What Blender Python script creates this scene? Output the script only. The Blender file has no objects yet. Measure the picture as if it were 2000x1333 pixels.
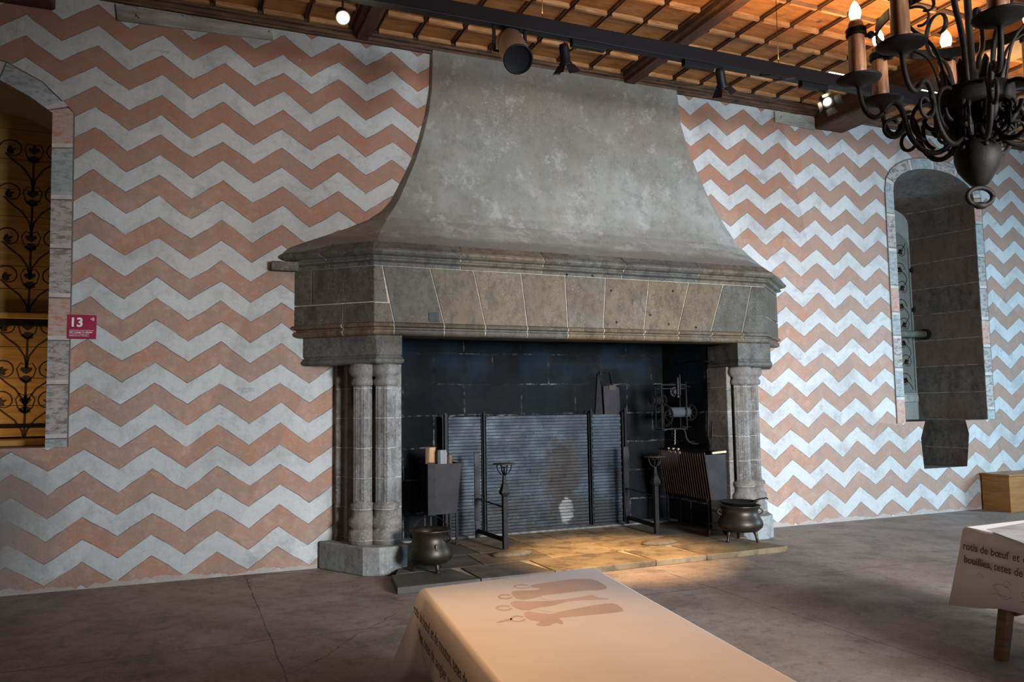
import bpy, bmesh, math, random
from mathutils import Vector, Matrix
PI = math.pi
R_ = random.Random(7)
scene = bpy.context.scene
C = scene.collection

# ------------------------------------------------------------------ camera
CAM = Vector((0.0, -8.41, 1.6))
F = 1555.0
RM = Matrix(((0.92338616, -0.38360101, -0.01443133),
             (0.01886223, 0.08288876, -0.99638028),
             (0.38340867, 0.91977156, 0.08377391)))      # world -> lens axes (right, down, forward)
cd = bpy.data.cameras.new('camera')
cam = bpy.data.objects.new('camera', cd)
C.objects.link(cam)
cd.sensor_width = 36.0
cd.lens = F / 2000 * 36
rt, dn, fw = RM[0], RM[1], RM[2]
cam.matrix_world = Matrix(((rt[0], -dn[0], -fw[0], CAM.x), (rt[1], -dn[1], -fw[1], CAM.y), (rt[2], -dn[2], -fw[2], CAM.z), (0, 0, 0, 1)))
cd.clip_start = 0.05
scene.camera = cam

# ------------------------------------------------------------------ world, exposure, daylight
vs = scene.view_settings
vs.view_transform = 'Standard'; vs.look = 'None'; vs.gamma = 1.0; vs.use_curve_mapping = False
vs.exposure = 0.0
w = bpy.data.worlds.new('world'); scene.world = w; w.use_nodes = True
w.node_tree.nodes['Background'].inputs[0].default_value = (0.62, 0.78, 1.0, 1)
w.node_tree.nodes['Background'].inputs[1].default_value = 0.6

def area(name, loc, look, sx, sy, power, col, spread=PI):
    l = bpy.data.lights.new(name, 'AREA'); l.shape = 'RECTANGLE'; l.size = sx; l.size_y = sy
    l.energy = power; l.color = col; l.spread = spread
    o = bpy.data.objects.new(name, l); C.objects.link(o); o.location = loc
    o.rotation_euler = (Vector(look) - Vector(loc)).to_track_quat('-Z', 'Y').to_euler()
    return o
def spot(name, loc, look, power, col, size, blend=0.6, rad=0.03):
    l = bpy.data.lights.new(name, 'SPOT'); l.energy = power; l.color = col; l.spot_size = size; l.spot_blend = blend; l.shadow_soft_size = rad
    o = bpy.data.objects.new(name, l); C.objects.link(o); o.location = loc
    o.rotation_euler = (Vector(look) - Vector(loc)).to_track_quat('-Z', 'Y').to_euler()
    return o
DAY = (0.72, 0.88, 1.0)
# windows: one in the right-hand wall, two in the wall behind the camera
area('daylight_right_window', (14.3, -4.3, 2.2), (9.2, 0.0, 1.0), 1.6, 2.2, 250, (0.50, 0.78, 1.0), 2.0)
area('daylight_rear_window', (8.6, -10.7, 2.4), (8.0, 0, 1.3), 1.7, 2.2, 130, (0.70, 0.87, 1.0), 1.7)
area('daylight_rear_window_near', (5.0, -10.7, 2.5), (4.6, 0, .6), 1.7, 2.2, 325, (0.93, 0.96, 1.0), 1.32)

# ------------------------------------------------------------------ helpers: a picture point on a real plane
def ray(p):
    d = Vector((p[0] - 1000.0, p[1] - 666.5, F))
    return RM.transposed() @ d
def ony(p, y):
    r = ray(p); t = (y - CAM.y) / r.y; return CAM + r * t
def onx(p, x):
    r = ray(p); t = (x - CAM.x) / r.x; return CAM + r * t
def onz(p, z):
    r = ray(p); t = (z - CAM.z) / r.z; return CAM + r * t

# ------------------------------------------------------------------ mesh builder
class MB:
    def __init__(s): s.v = []; s.f = []; s.m = []; s.t = []; s.sm = []; s.tint = 0.5; s.mat = 0; s.smooth = False; s.M = Matrix.Identity(4)
    def add(s, vs_, fs):
        b = len(s.v); s.v += [s.M @ Vector(p) for p in vs_]
        for f in fs:
            s.f.append([b + i for i in f]); s.m.append(s.mat); s.t.append(s.tint); s.sm.append(s.smooth)
        return s
    def box(s, x0, x1, y0, y1, z0, z1):
        return s.add([(x0,y0,z0),(x1,y0,z0),(x1,y1,z0),(x0,y1,z0),(x0,y0,z1),(x1,y0,z1),(x1,y1,z1),(x0,y1,z1)],
                     [(3,2,1,0),(4,5,6,7),(0,1,5,4),(1,2,6,5),(2,3,7,6),(3,0,4,7)])
    def prism(s, poly, z0, z1):        # polygon in xy, extruded in z
        n = len(poly)
        return s.add([(p[0],p[1],z0) for p in poly] + [(p[0],p[1],z1) for p in poly],
                     [tuple(range(n))[::-1], tuple(range(n, 2*n))] + [(i,(i+1)%n,n+(i+1)%n,n+i) for i in range(n)])
    def prismy(s, poly, y0, y1):       # polygon in xz, extruded in y
        n = len(poly)
        return s.add([(p[0],y0,p[1]) for p in poly] + [(p[0],y1,p[1]) for p in poly],
                     [tuple(range(n)), tuple(range(n, 2*n))[::-1]] + [(n+i,n+(i+1)%n,(i+1)%n,i) for i in range(n)])
    def prismx(s, poly, x0, x1):       # polygon in yz, extruded in x
        n = len(poly)
        return s.add([(x0,p[0],p[1]) for p in poly] + [(x1,p[0],p[1]) for p in poly],
                     [tuple(range(n)), tuple(range(n, 2*n))[::-1]] + [(n+i,n+(i+1)%n,(i+1)%n,i) for i in range(n)])
    def loft(s, rings, closed=True, caps=True):
        n = len(rings[0]); vv = [p for r in rings for p in r]; ff = []
        for k in range(len(rings)-1):
            for i in range(n if closed else n-1):
                j = (i+1) % n; ff.append((k*n+i, k*n+j, (k+1)*n+j, (k+1)*n+i))
        if caps and closed:
            ff.append(tuple(range(n))[::-1]); ff.append(tuple(range((len(rings)-1)*n, len(rings)*n)))
        return s.add(vv, ff)
    def lathe(s, prof, c=(0,0,0), n=24, sec=None):   # prof [(r,z)]
        rings = []
        for r, z in prof:
            rings.append([(c[0]+r*(sec(a) if sec else 1)*math.cos(a), c[1]+r*(sec(a) if sec else 1)*math.sin(a), c[2]+z) for a in [2*PI*i/n for i in range(n)]])
        return s.loft(rings)
    def tube(s, pts, r, n=8, flat=None):
        pts = [Vector(p) for p in pts]; rings = []
        up = None
        for i, p in enumerate(pts):
            t = (pts[min(i+1,len(pts)-1)] - pts[max(i-1,0)])
            t = t.normalized() if t.length > 1e-9 else Vector((0,0,1))
            if up is None:
                up = Vector((0,0,1)) if abs(t.z) < .9 else Vector((1,0,0))
            a = t.cross(up)
            if a.length < 1e-4: up = Vector((1,0,0)) if abs(t.x) < .9 else Vector((0,1,0)); a = t.cross(up)
            a.normalize(); b = a.cross(t).normalized(); up = b
            rr = r[i] if isinstance(r, (list, tuple)) else r
            fx, fy = flat if flat else (1, 1)
            rings.append([p + a*(rr*fx*math.cos(2*PI*k/n)) + b*(rr*fy*math.sin(2*PI*k/n)) for k in range(n)])
        return s.loft(rings)
    def sphere(s, c, r, n=12, sz=1.0):
        return s.lathe([(max(1e-4, r*math.sin(PI*k/n)), -r*sz*math.cos(PI*k/n)) for k in range(n+1)], c, n*2)
    def build(s, name, mats, parent=None, bevel=0, seg=2, recalc=True):
        me = bpy.data.meshes.new(name)
        off = parent.matrix_world.translation if parent else Vector((0,0,0))
        if parent:
            off = Vector(parent.location)
            q = parent.parent
            while q: off = off + Vector(q.location); q = q.parent
        me.from_pydata([tuple(p - off) for p in s.v], [], s.f)
        for m in (mats if isinstance(mats, (list, tuple)) else [mats]): me.materials.append(m)
        for i, p in enumerate(me.polygons): p.material_index = s.m[i]; p.use_smooth = s.sm[i]
        at = me.color_attributes.new('tint', 'FLOAT_COLOR', 'CORNER')
        k = 0
        for i, p in enumerate(me.polygons):
            for _ in range(p.loop_total): at.data[k].color = (s.t[i],)*3 + (1,); k += 1
        if recalc:
            bm = bmesh.new(); bm.from_mesh(me); bmesh.ops.recalc_face_normals(bm, faces=bm.faces); bm.to_mesh(me); bm.free()
        me.update()
        o = bpy.data.objects.new(name, me); C.objects.link(o)
        if parent: o.parent = parent
        if bevel:
            b = o.modifiers.new('bevel', 'BEVEL'); b.width = bevel; b.segments = seg; b.limit_method = 'ANGLE'; b.angle_limit = 0.6
        return o
def tag(o, label=None, cat=None, group=None, kind=None):
    if label: o['label'] = label
    if cat: o['category'] = cat
    if group: o['group'] = group
    if kind: o['kind'] = kind
    return o
def thing(name, label, cat, loc=(0,0,0), rz=0, group=None):
    o = bpy.data.objects.new(name, None); C.objects.link(o); o.location = loc; o.rotation_euler = (0,0,rz)
    o.empty_display_size = 0.1
    return tag(o, label, cat, group)
def dup(root, loc, label, rz=0):
    def cp(o, par):
        c = o.copy(); C.objects.link(c)
        if par: c.parent = par
        for ch in list(o.children): cp(ch, c)
        return c
    r = cp(root, None); r.location = loc; r.rotation_euler = (0,0,rz); r['label'] = label
    return r
def T(x=0, y=0, z=0): return Matrix.Translation((x, y, z))
def frame_to(a, b):
    a = Vector(a); b = Vector(b); z = (b-a).normalized()
    q = z.to_track_quat('Z', 'Y'); return Matrix.Translation(a) @ q.to_matrix().to_4x4()

# ------------------------------------------------------------------ material helpers
class NT:
    def __init__(s, name):
        s.mat = bpy.data.materials.new(name); s.mat.use_nodes = True; s.nt = s.mat.node_tree
        s.bs = s.nt.nodes['Principled BSDF']; s.tc = None; s.pos = None
    def n(s, t, **k):
        x = s.nt.nodes.new(t)
        for a, b in k.items(): setattr(x, a, b)
        return x
    def l(s, a, b): s.nt.links.new(a, b)
    def setin(s, node, i, v):
        if hasattr(v, 'is_output') or isinstance(v, bpy.types.NodeSocket): s.l(v, node.inputs[i])
        else: node.inputs[i].default_value = v
    def P(s):
        if s.pos is None:
            s.pos = s.n('ShaderNodeNewGeometry').outputs['Position']
        return s.pos
    def O(s):
        if s.tc is None: s.tc = s.n('ShaderNodeTexCoord').outputs['Object']
        return s.tc
    def math(s, op, a, b=0.0, c=0.0, clamp=False):
        x = s.n('ShaderNodeMath', operation=op, use_clamp=clamp); s.setin(x, 0, a); s.setin(x, 1, b)
        if op in ('MULTIPLY_ADD', 'COMPARE', 'SMOOTH_MIN'): s.setin(x, 2, c)
        return x.outputs[0]
    def noise(s, scale, detail=4, rough=.55, vec=None, stretch=None, dist=0.0):
        x = s.n('ShaderNodeTexNoise'); v = vec or s.P()
        if stretch:
            mp = s.n('ShaderNodeMapping'); s.l(v, mp.inputs[0]); mp.inputs['Scale'].default_value = stretch; v = mp.outputs[0]
        s.l(v, x.inputs['Vector']); x.inputs['Scale'].default_value = scale; x.inputs['Detail'].default_value = detail; x.inputs['Roughness'].default_value = rough
        x.inputs['Distortion'].default_value = dist
        return x.outputs['Fac']
    def ramp(s, fac, stops, mode='LINEAR'):
        x = s.n('ShaderNodeValToRGB'); s.l(fac, x.inputs[0]); cr = x.color_ramp; cr.interpolation = mode
        while len(cr.elements) < len(stops): cr.elements.new(.5)
        for e, (p, c) in zip(cr.elements, stops):
            e.position = p; e.color = (c, c, c, 1) if isinstance(c, (int, float)) else (*c, 1)
        return x.outputs[0]
    def mix(s, fac, a, b, mode='MIX'):
        x = s.n('ShaderNodeMix', data_type='RGBA', blend_type=mode); s.setin(x, 0, fac)
        for i, v in ((6, a), (7, b)):
            if isinstance(v, tuple): v = (*v, 1) if len(v) == 3 else v
            s.setin(x, i, v)
        return x.outputs[2]
    def bump(s, h, strength=.3, dist=.01, prev=None):
        x = s.n('ShaderNodeBump'); s.l(h, x.inputs['Height']); x.inputs['Strength'].default_value = strength; x.inputs['Distance'].default_value = dist
        if prev: s.l(prev, x.inputs['Normal'])
        return x.outputs[0]
    def out(s, col, rough=.8, bump=None, metal=0.0, spec=.3):
        s.setin(s.bs, 'Base Color', (*col, 1) if isinstance(col, tuple) and len(col) == 3 else col)
        s.setin(s.bs, 'Roughness', rough); s.bs.inputs['Metallic'].default_value = metal
        s.bs.inputs['Specular IOR Level'].default_value = spec
        if bump: s.l(bump, s.bs.inputs['Normal'])
        return s.mat
    def sep(s, v=None):
        x = s.n('ShaderNodeSeparateXYZ'); s.l(v or s.P(), x.inputs[0]); return x.outputs
def simple(name, col, rough=.7, metal=0, var=.25, scale=8, spec=.4, b=.15):
    t = NT(name); n = t.noise(scale, 5)
    d = tuple(c*(1-var) for c in col); u = tuple(min(1, c*(1+var)) for c in col)
    return t.out(t.ramp(n, [(.3, d), (.7, u)]), rough, t.bump(t.noise(scale*6, 4), b, .004), metal, spec)
def emit(name, col, strength):
    m = bpy.data.materials.new(name); m.use_nodes = True; nt = m.node_tree
    b = nt.nodes['Principled BSDF']; b.inputs['Base Color'].default_value = (*col, 1)
    b.inputs['Emission Color'].default_value = (*col, 1); b.inputs['Emission Strength'].default_value = strength
    return m

# --- painted plaster with chevrons
def mat_wall():
    t = NT('chevron_painted_plaster')
    pos = t.P()
    wob = t.n('ShaderNodeTexNoise'); t.l(pos, wob.inputs['Vector']); wob.inputs['Scale'].default_value = 1.9; wob.inputs['Detail'].default_value = 3
    wv = t.n('ShaderNodeVectorMath', operation='SUBTRACT'); t.l(wob.outputs['Color'], wv.inputs[0]); wv.inputs[1].default_value = (.5,.5,.5)
    ws = t.n('ShaderNodeVectorMath', operation='SCALE'); t.l(wv.outputs[0], ws.inputs[0]); ws.inputs['Scale'].default_value = .07
    wa = t.n('ShaderNodeVectorMath', operation='ADD'); t.l(pos, wa.inputs[0]); t.l(ws.outputs[0], wa.inputs[1])
    x, y, z = t.sep(wa.outputs[0])
    pa = t.math('DIVIDE', t.math('ADD', x, .811), .5835)
    pb = t.math('DIVIDE', t.math('SUBTRACT', x, 6.351), .5790)
    sel = t.math('GREATER_THAN', x, 4.2)
    ph = t.math('ADD', t.math('MULTIPLY', pa, t.math('SUBTRACT', 1.0, sel)), t.math('MULTIPLY', pb, sel))
    fr = t.math('FRACT', ph)
    tri = t.math('SUBTRACT', 1.0, t.math('ABSOLUTE', t.math('SUBTRACT', t.math('MULTIPLY', fr, 2.0), 1.0)))
    v = t.math('SUBTRACT', t.math('DIVIDE', t.math('SUBTRACT', 3.525, z), .2048), tri)
    pink = t.math('LESS_THAN', t.math('FRACT', t.math('MULTIPLY', v, .5)), .5)
    near = t.math('ABSOLUTE', t.math('SUBTRACT', v, t.math('ROUND', v)))
    line = t.math('MULTIPLY', t.math('LESS_THAN', near, .022), t.ramp(t.noise(5, 4), [(.35, .25), (.55, .95)]))
    n1 = t.noise(1.3, 6, .6); n2 = t.noise(7, 7, .65); n3 = t.noise(38, 5, .7)
    pk = t.mix(t.ramp(n1, [(.36, 0), (.62, 1)]), (.53,.245,.145), (.47,.325,.255))
    pk = t.mix(t.ramp(n2, [(.45, 0), (.68, .75)]), pk, (.58,.43,.36))
    pk = t.mix(t.ramp(t.noise(3.1, 7, .75), [(.50, 0), (.66, .8)]), pk, (.36,.25,.20))
    wh = t.mix(t.ramp(n1, [(.3, 0), (.7, 1)]), (.56,.57,.56), (.66,.68,.68))
    wh = t.mix(t.ramp(t.noise(2.3, 8, .7), [(.50, 0), (.66, .85)]), wh, (.42,.42,.41))
    wh = t.mix(t.ramp(n3, [(.56, 0), (.70, .4)]), wh, (.42,.40,.38))
    wh = t.mix(t.ramp(t.noise(5, 8, .75, stretch=(.5,1,1.4)), [(.60, 0), (.66, .55)]), wh, (.30,.30,.31))
    pk = t.mix(t.ramp(t.noise(11, 8, .8, stretch=(.5,1,1.4)), [(.60, 0), (.66, .6)]), pk, (.50,.16,.10))
    pk = t.mix(t.ramp(n3, [(.56, 0), (.68, .5)]), pk, (.60,.50,.44))
    hi = t.ramp(t.math('ADD', t.math('MULTIPLY', z, .2), t.math('MULTIPLY', t.math('SUBTRACT', t.noise(.8, 5, .7), .5), 1.2)), [(.62, 0), (1.0, .75)])
    pk = t.mix(hi, pk, (.45,.185,.10))
    pk = t.mix(t.ramp(t.noise(4.5, 8, .75), [(.47, 0), (.62, .6)]), pk, (.40,.27,.21))
    pk = t.mix(t.ramp(t.noise(16, 9, .8), [(.50, 0), (.62, .45)]), pk, (.34,.24,.20))
    pk = t.mix(t.ramp(t.noise(23, 9, .85, stretch=(.5,1,1)), [(.56, 0), (.62, .55)]), pk, (.64,.52,.46))
    wh = t.mix(t.ramp(t.noise(14, 9, .8), [(.50, 0), (.64, .40)]), wh, (.42,.41,.40))
    wh = t.mix(t.ramp(t.noise(1.7, 9, .8), [(.56, 0), (.63, .6)]), wh, (.36,.36,.365))
    rx_ = t.math('GREATER_THAN', t.math('ADD', x, t.math('MULTIPLY', t.math('SUBTRACT', t.noise(4, 4), .5), .12)), 7.88)
    pk = t.mix(t.math('MULTIPLY', rx_, .42), pk, (.41,.315,.26))
    pk = t.mix(t.ramp(t.noise(2.6, 9, .8), [(.46, .12), (.60, .45)]), pk, (.33,.235,.195))
    col = t.mix(pink, wh, pk)
    # plaster day-patches, one a touch paler than the next
    vo = t.n('ShaderNodeTexVoronoi'); mp = t.n('ShaderNodeMapping'); t.l(pos, mp.inputs[0]); mp.inputs['Scale'].default_value = (.85, 0, .45)
    t.l(mp.outputs[0], vo.inputs['Vector']); vo.inputs['Scale'].default_value = 1.0
    hs = t.n('ShaderNodeHueSaturation'); t.l(col, hs.inputs['Color']); t.l(t.ramp(vo.outputs['Color'], [(0, .86), (1, 1.12)]), hs.inputs['Value']); col = hs.outputs[0]
    col = t.mix(line, col, (.16,.14,.13))
    # flaked spots and white chips in the lower part of the wall
    x0, y0, z0 = t.sep()
    low = t.ramp(t.math('DIVIDE', z0, 3.0, clamp=True), [(.1, 1), (.8, .15)])
    chips = t.math('MULTIPLY', t.ramp(t.noise(15, 9, .8, stretch=(.6,1,1.3)), [(.64, 0), (.67, .8)]), low)
    col = t.mix(chips, col, (.72,.74,.76))
    # damp grey stain low on the left, under the alcove
    dx = t.math('MULTIPLY', t.math('ADD', x0, 1.75), .95); dz = t.math('MULTIPLY', t.math('SUBTRACT', z0, .55), .95)
    dd = t.math('SQRT', t.math('ADD', t.math('MULTIPLY', dx, dx), t.math('MULTIPLY', dz, dz)))
    stain = t.math('MULTIPLY', t.math('SUBTRACT', 1.15, t.math('ADD', dd, t.math('MULTIPLY', t.noise(2.2, 6), .6)), clamp=True), 1.0)
    col = t.mix(t.math('MULTIPLY', stain, 1.6, clamp=True), col, (.25,.235,.22))
    # rubbed plaster strip without paint at the foot
    foot = t.math('LESS_THAN', t.math('ADD', z0, t.math('MULTIPLY', t.noise(3, 5), .25)), .165)
    col = t.mix(t.math('MULTIPLY', foot, .8), col, (.46,.43,.41))
    hs2 = t.n('ShaderNodeHueSaturation'); t.l(col, hs2.inputs['Color']); hs2.inputs['Value'].default_value = .82; col = hs2.outputs[0]
    b = t.bump(t.noise(3.0, 4, .6), .45, .05); b = t.bump(t.noise(45, 7, .7), .35, .006, b)
    return t.out(col, .9, b, spec=.12)
WALL = mat_wall()

def mat_plain_plaster(name, a, b_):
    t = NT(name); n1 = t.noise(1.6, 7, .65); n2 = t.noise(25, 6, .7)
    col = t.ramp(n1, [(.3, a), (.7, b_)]); col = t.mix(t.ramp(n2, [(.45, 0), (.8, .5)]), col, tuple(c*.6 for c in a))
    return t.out(col, .9, t.bump(n2, .3, .006), spec=.15)
PLAIN = mat_plain_plaster('plain_plaster', (.42,.38,.34), (.50,.46,.42))

def mat_hood():
    t = NT('grey_hood_plaster'); x, y, z = t.sep()
    n1 = t.noise(.9, 7, .6); n2 = t.noise(4, 8, .7, stretch=(1,1,.35)); n3 = t.noise(42, 6, .75)
    col = t.ramp(n1, [(.3, (.165,.16,.145)), (.5, (.225,.225,.205)), (.7, (.31,.315,.295))])
    col = t.mix(t.ramp(n2, [(.5, 0), (.75, .6)]), col, (.22,.19,.155))
    up = t.ramp(t.math('ADD', t.math('DIVIDE', z, 6.0), t.math('MULTIPLY', t.math('SUBTRACT', t.noise(2.0, 6), .5), .25)), [(.76, 0), (.86, .45), (.9, .65), (.935, .1)])
    col = t.mix(up, col, (.23,.18,.13))
    col = t.mix(t.math('MULTIPLY', t.ramp(n3, [(.58, 0), (.66, .7)]), t.ramp(t.noise(1.7, 5), [(.45, 0), (.62, 1)])), col, (.52,.51,.48))
    col = t.mix(t.ramp(t.noise(60, 4, .8), [(.68, 0), (.74, .6)]), col, (.12,.11,.10))
    col = t.mix(t.ramp(t.noise(7, 9, .8), [(.48, 0), (.62, .45)]), col, (.13,.12,.105))
    col = t.mix(t.ramp(t.noise(3.3, 9, .8), [(.54, 0), (.62, .5)]), col, (.40,.40,.385))
    # mossy run-off streaks
    st = t.math('MULTIPLY', t.ramp(t.noise(3.2, 5, .6, stretch=(1.6,1,.12), dist=.8), [(.6, 0), (.7, .5)]), t.ramp(t.noise(1.1, 3), [(.42, 0), (.6, 1)]))
    col = t.mix(st, col, (.27,.24,.15))
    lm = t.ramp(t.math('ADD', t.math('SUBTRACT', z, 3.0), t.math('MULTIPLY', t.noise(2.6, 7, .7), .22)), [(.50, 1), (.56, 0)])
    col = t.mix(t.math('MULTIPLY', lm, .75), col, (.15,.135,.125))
    b = t.bump(t.noise(2.2, 4), .35, .05); b = t.bump(t.noise(34, 7, .75), .4, .008, b)
    return t.out(col, .88, b, spec=.2)
HOOD = mat_hood()

def mat_stone(name, dark, mid, warm, warmx=(2.4, 6.2), rough=.75, lichen=.45, courses=None, pale=(.42,.42,.40), jcol=(.5,.5,.48)):
    t = NT(name); x, y, z = t.sep()
    at = t.n('ShaderNodeAttribute'); at.attribute_name = 'tint'
    n1 = t.noise(1.8, 7, .65); n2 = t.noise(9, 7, .7, stretch=(1,1,.4)); n3 = t.noise(55, 5, .7)
    col = t.ramp(n1, [(.3, dark), (.65, mid)])
    col = t.mix(t.math('MULTIPLY', t.ramp(t.math('ADD', t.noise(1.5, 5), t.math('MULTIPLY', t.math('SUBTRACT', at.outputs['Fac'], .5), .5)), [(.42, 0), (.62, 1)]), .75), col, warm)
    hs = t.n('ShaderNodeHueSaturation'); t.l(col, hs.inputs['Color']); t.l(t.ramp(at.outputs['Fac'], [(0, .62), (1, 1.30)]), hs.inputs['Value']); col = hs.outputs[0]
    col = t.mix(t.ramp(n2, [(.48, 0), (.68, .75)]), col, tuple(c*.45 for c in dark))
    col = t.mix(t.math('MULTIPLY', t.ramp(n3, [(.56, 0), (.66, lichen)]), t.ramp(t.noise(4, 5), [(.4, 0), (.6, 1)])), col, pale)
    col = t.mix(t.ramp(t.noise(13, 9, .85), [(.50, 0), (.60, .6)]), col, tuple(c*.4 for c in dark))
    if courses:
        z0, h = courses
        f = t.math('FRACT', t.math('DIVIDE', t.math('ADD', t.math('SUBTRACT', z, z0), t.math('MULTIPLY', t.math('SUBTRACT', t.noise(6, 3), .5), .02)), h))
        ln = t.math('MULTIPLY', t.math('LESS_THAN', f, .022), t.ramp(t.noise(14, 4), [(.4, .1), (.55, .9)]))
        wn_ = t.n('ShaderNodeTexWhiteNoise', noise_dimensions='1D'); t.l(t.math('FLOOR', t.math('DIVIDE', t.math('SUBTRACT', z, z0), h)), wn_.inputs['W'])
        col = t.mix(t.ramp(wn_.outputs['Value'], [(.3, 0), (.9, .5)]), col, warm)
        col = t.mix(ln, col, jcol)
    b = t.bump(n1, .25, .03); b = t.bump(t.noise(40, 7, .75), .45, .006, b)
    return t.out(col, rough, b, spec=.3)
STONE = mat_stone('weathered_mantel_stone', (.075,.072,.063), (.165,.16,.145), (.105,.08,.045))
LINTEL = mat_stone('smoky_lintel_stone', (.075,.060,.040), (.145,.135,.11), (.10,.064,.028), rough=.55)
PIER = mat_stone('pitted_pier_stone', (.13,.125,.12), (.29,.285,.275), (.17,.145,.12), lichen=.9, courses=(1.815, .30), pale=(.46,.48,.48))
PLINTH = mat_stone('pale_plinth_stone', (.24,.26,.26), (.31,.34,.335), (.24,.23,.21), lichen=.6, pale=(.5,.53,.53))
MORTAR = simple('lime_mortar', (.50,.46,.38), .95, var=.3, scale=30)
NICHE = mat_stone('niche_stone', (.07,.07,.065), (.15,.14,.125), (.13,.09,.065), rough=.9, lichen=.2, courses=(1.32, .42), pale=(.2,.2,.19), jcol=(.30,.29,.27))

def mat_soot():
    t = NT('sooty_block_masonry'); x, y, z = t.sep()
    cmb = t.n('ShaderNodeCombineXYZ'); t.l(t.math('ADD', x, t.math('MULTIPLY', y, 1.0)), cmb.inputs[0])
    t.l(z, cmb.inputs[1])
    wn = t.n('ShaderNodeTexNoise'); t.l(t.P(), wn.inputs['Vector']); wn.inputs['Scale'].default_value = 3
    wa = t.n('ShaderNodeVectorMath', operation='MULTIPLY_ADD'); t.l(wn.outputs['Color'], wa.inputs[0]); wa.inputs[1].default_value = (.05,.05,.0); t.l(cmb.outputs[0], wa.inputs[2])
    br = t.n('ShaderNodeTexBrick'); t.l(wa.outputs[0], br.inputs['Vector'])
    br.inputs['Scale'].default_value = 1.0; br.inputs['Brick Width'].default_value = .78; br.inputs['Row Height'].default_value = .385; br.inputs['Mortar Size'].default_value = .011
    br.inputs['Mortar Smooth'].default_value = .4; br.inputs['Color1'].default_value = (.004,.005,.006,1); br.inputs['Color2'].default_value = (.008,.009,.0105,1); br.inputs['Mortar'].default_value = (.004,.004,.004,1)
    ms = br.outputs['Fac']
    col = t.mix(t.ramp(t.noise(2.5, 6, .7), [(.45, 0), (.75, .5)]), br.outputs['Color'], (.016,.015,.014))
    col = t.mix(t.math('MULTIPLY', t.ramp(t.noise(1.6, 4, .6), [(.42, 0), (.62, 1)]), t.ramp(t.math('MULTIPLY', z, .25), [(.42, .15), (.56, 1)])), col, (.010,.024,.036))  # bluish sheen on the upper blocks painted into the colour
    mo = t.math('MULTIPLY', ms, t.ramp(t.math('ADD', t.noise(2.6, 6, .75), t.math('MULTIPLY', t.math('SUBTRACT', 2.0, z), .09)), [(.5, .06), (.64, .8)]))
    mo = t.math('MULTIPLY', mo, t.ramp(t.noise(7, 5, .8), [(.46, .05), (.58, 1)]))
    col = t.mix(mo, col, (.20,.19,.175))
    col = t.mix(t.math('MULTIPLY', t.ramp(t.noise(1.1, 7, .8), [(.64, 0), (.72, .35)]), 1), col, (.11,.105,.10))
    rg = t.ramp(t.noise(2, 5), [(.35, .36), (.62, .8)])
    b = t.bump(ms, -1.0, .06); b = t.bump(t.noise(9, 9, .75), .7, .03, b)
    return t.out(col, rg, b, spec=.10)
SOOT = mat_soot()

def mat_wood(name, a, b_, c, axis=(1,1,8), rough=.6, knots=True, spec=.35):
    t = NT(name); v = t.P()
    n = t.noise(3.5, 6, .6, stretch=axis, dist=.6)
    col = t.ramp(n, [(.3, a), (.5, b_), (.72, c)])
    at = t.n('ShaderNodeAttribute'); at.attribute_name = 'tint'
    hs = t.n('ShaderNodeHueSaturation'); t.l(col, hs.inputs['Color']); t.l(t.ramp(at.outputs['Fac'], [(0, .7), (1, 1.3)]), hs.inputs['Value']); col = hs.outputs[0]
    if knots:
        vo = t.n('ShaderNodeTexVoronoi'); t.l(v, vo.inputs['Vector']); vo.inputs['Scale'].default_value = 3.2
        col = t.mix(t.math('MULTIPLY', t.ramp(vo.outputs['Distance'], [(.05, .85), (.14, 0)]), t.ramp(t.noise(1.5, 3), [(.42, 0), (.55, 1)])), col, tuple(q*.25 for q in a))
        col = t.mix(t.ramp(t.noise(2.4, 6, .7), [(.58, 0), (.75, .6)]), col, tuple(q*.5 for q in a))
    return t.out(col, rough, t.bump(n, .2, .006), spec=spec)
CEIL = mat_wood('coffer_pine', (.19,.068,.016), (.30,.118,.030), (.42,.18,.052), (1,5,1))
BATT = mat_wood('lit_batten_pine', (.20,.085,.03), (.34,.16,.06), (.50,.28,.13), (1,6,6))  # battens along x: light on their edges painted in as paler pine
BATD = mat_wood('shaded_batten', (.035,.014,.006), (.07,.028,.010), (.14,.06,.02), (6,1,6))  # battens along y: side shade painted in as darker wood
BEAM = mat_wood('dark_beam_wood', (.030,.012,.006), (.060,.024,.010), (.10,.042,.017), (5,1,5))
CORN = mat_wood('cornice_wood', (.028,.012,.005), (.075,.032,.012), (.17,.085,.034), (1,7,9))
IRON = simple('blackened_iron', (.014,.013,.014), .5, .15, .35, 14, .12, .3)
IRONR = simple('rusty_iron', (.036,.025,.021), .55, .2, .35, 14, .5, .3)
SHEET = simple('grey_sheet_iron', (.020,.0175,.021), .5, .15, .35, 5, .25, .15)
BRONZE = simple('old_bronze', (.040,.033,.024), .42, .7, .35, 7, .5, .12)
BLACKM = simple('black_powder_coat', (.006,.007,.009), .5, .0, .1, 3, .2, .05)
GREYM = simple('brown_grey_housing', (.16,.12,.10), .5, .2, .1, 5, .4, .05)

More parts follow.
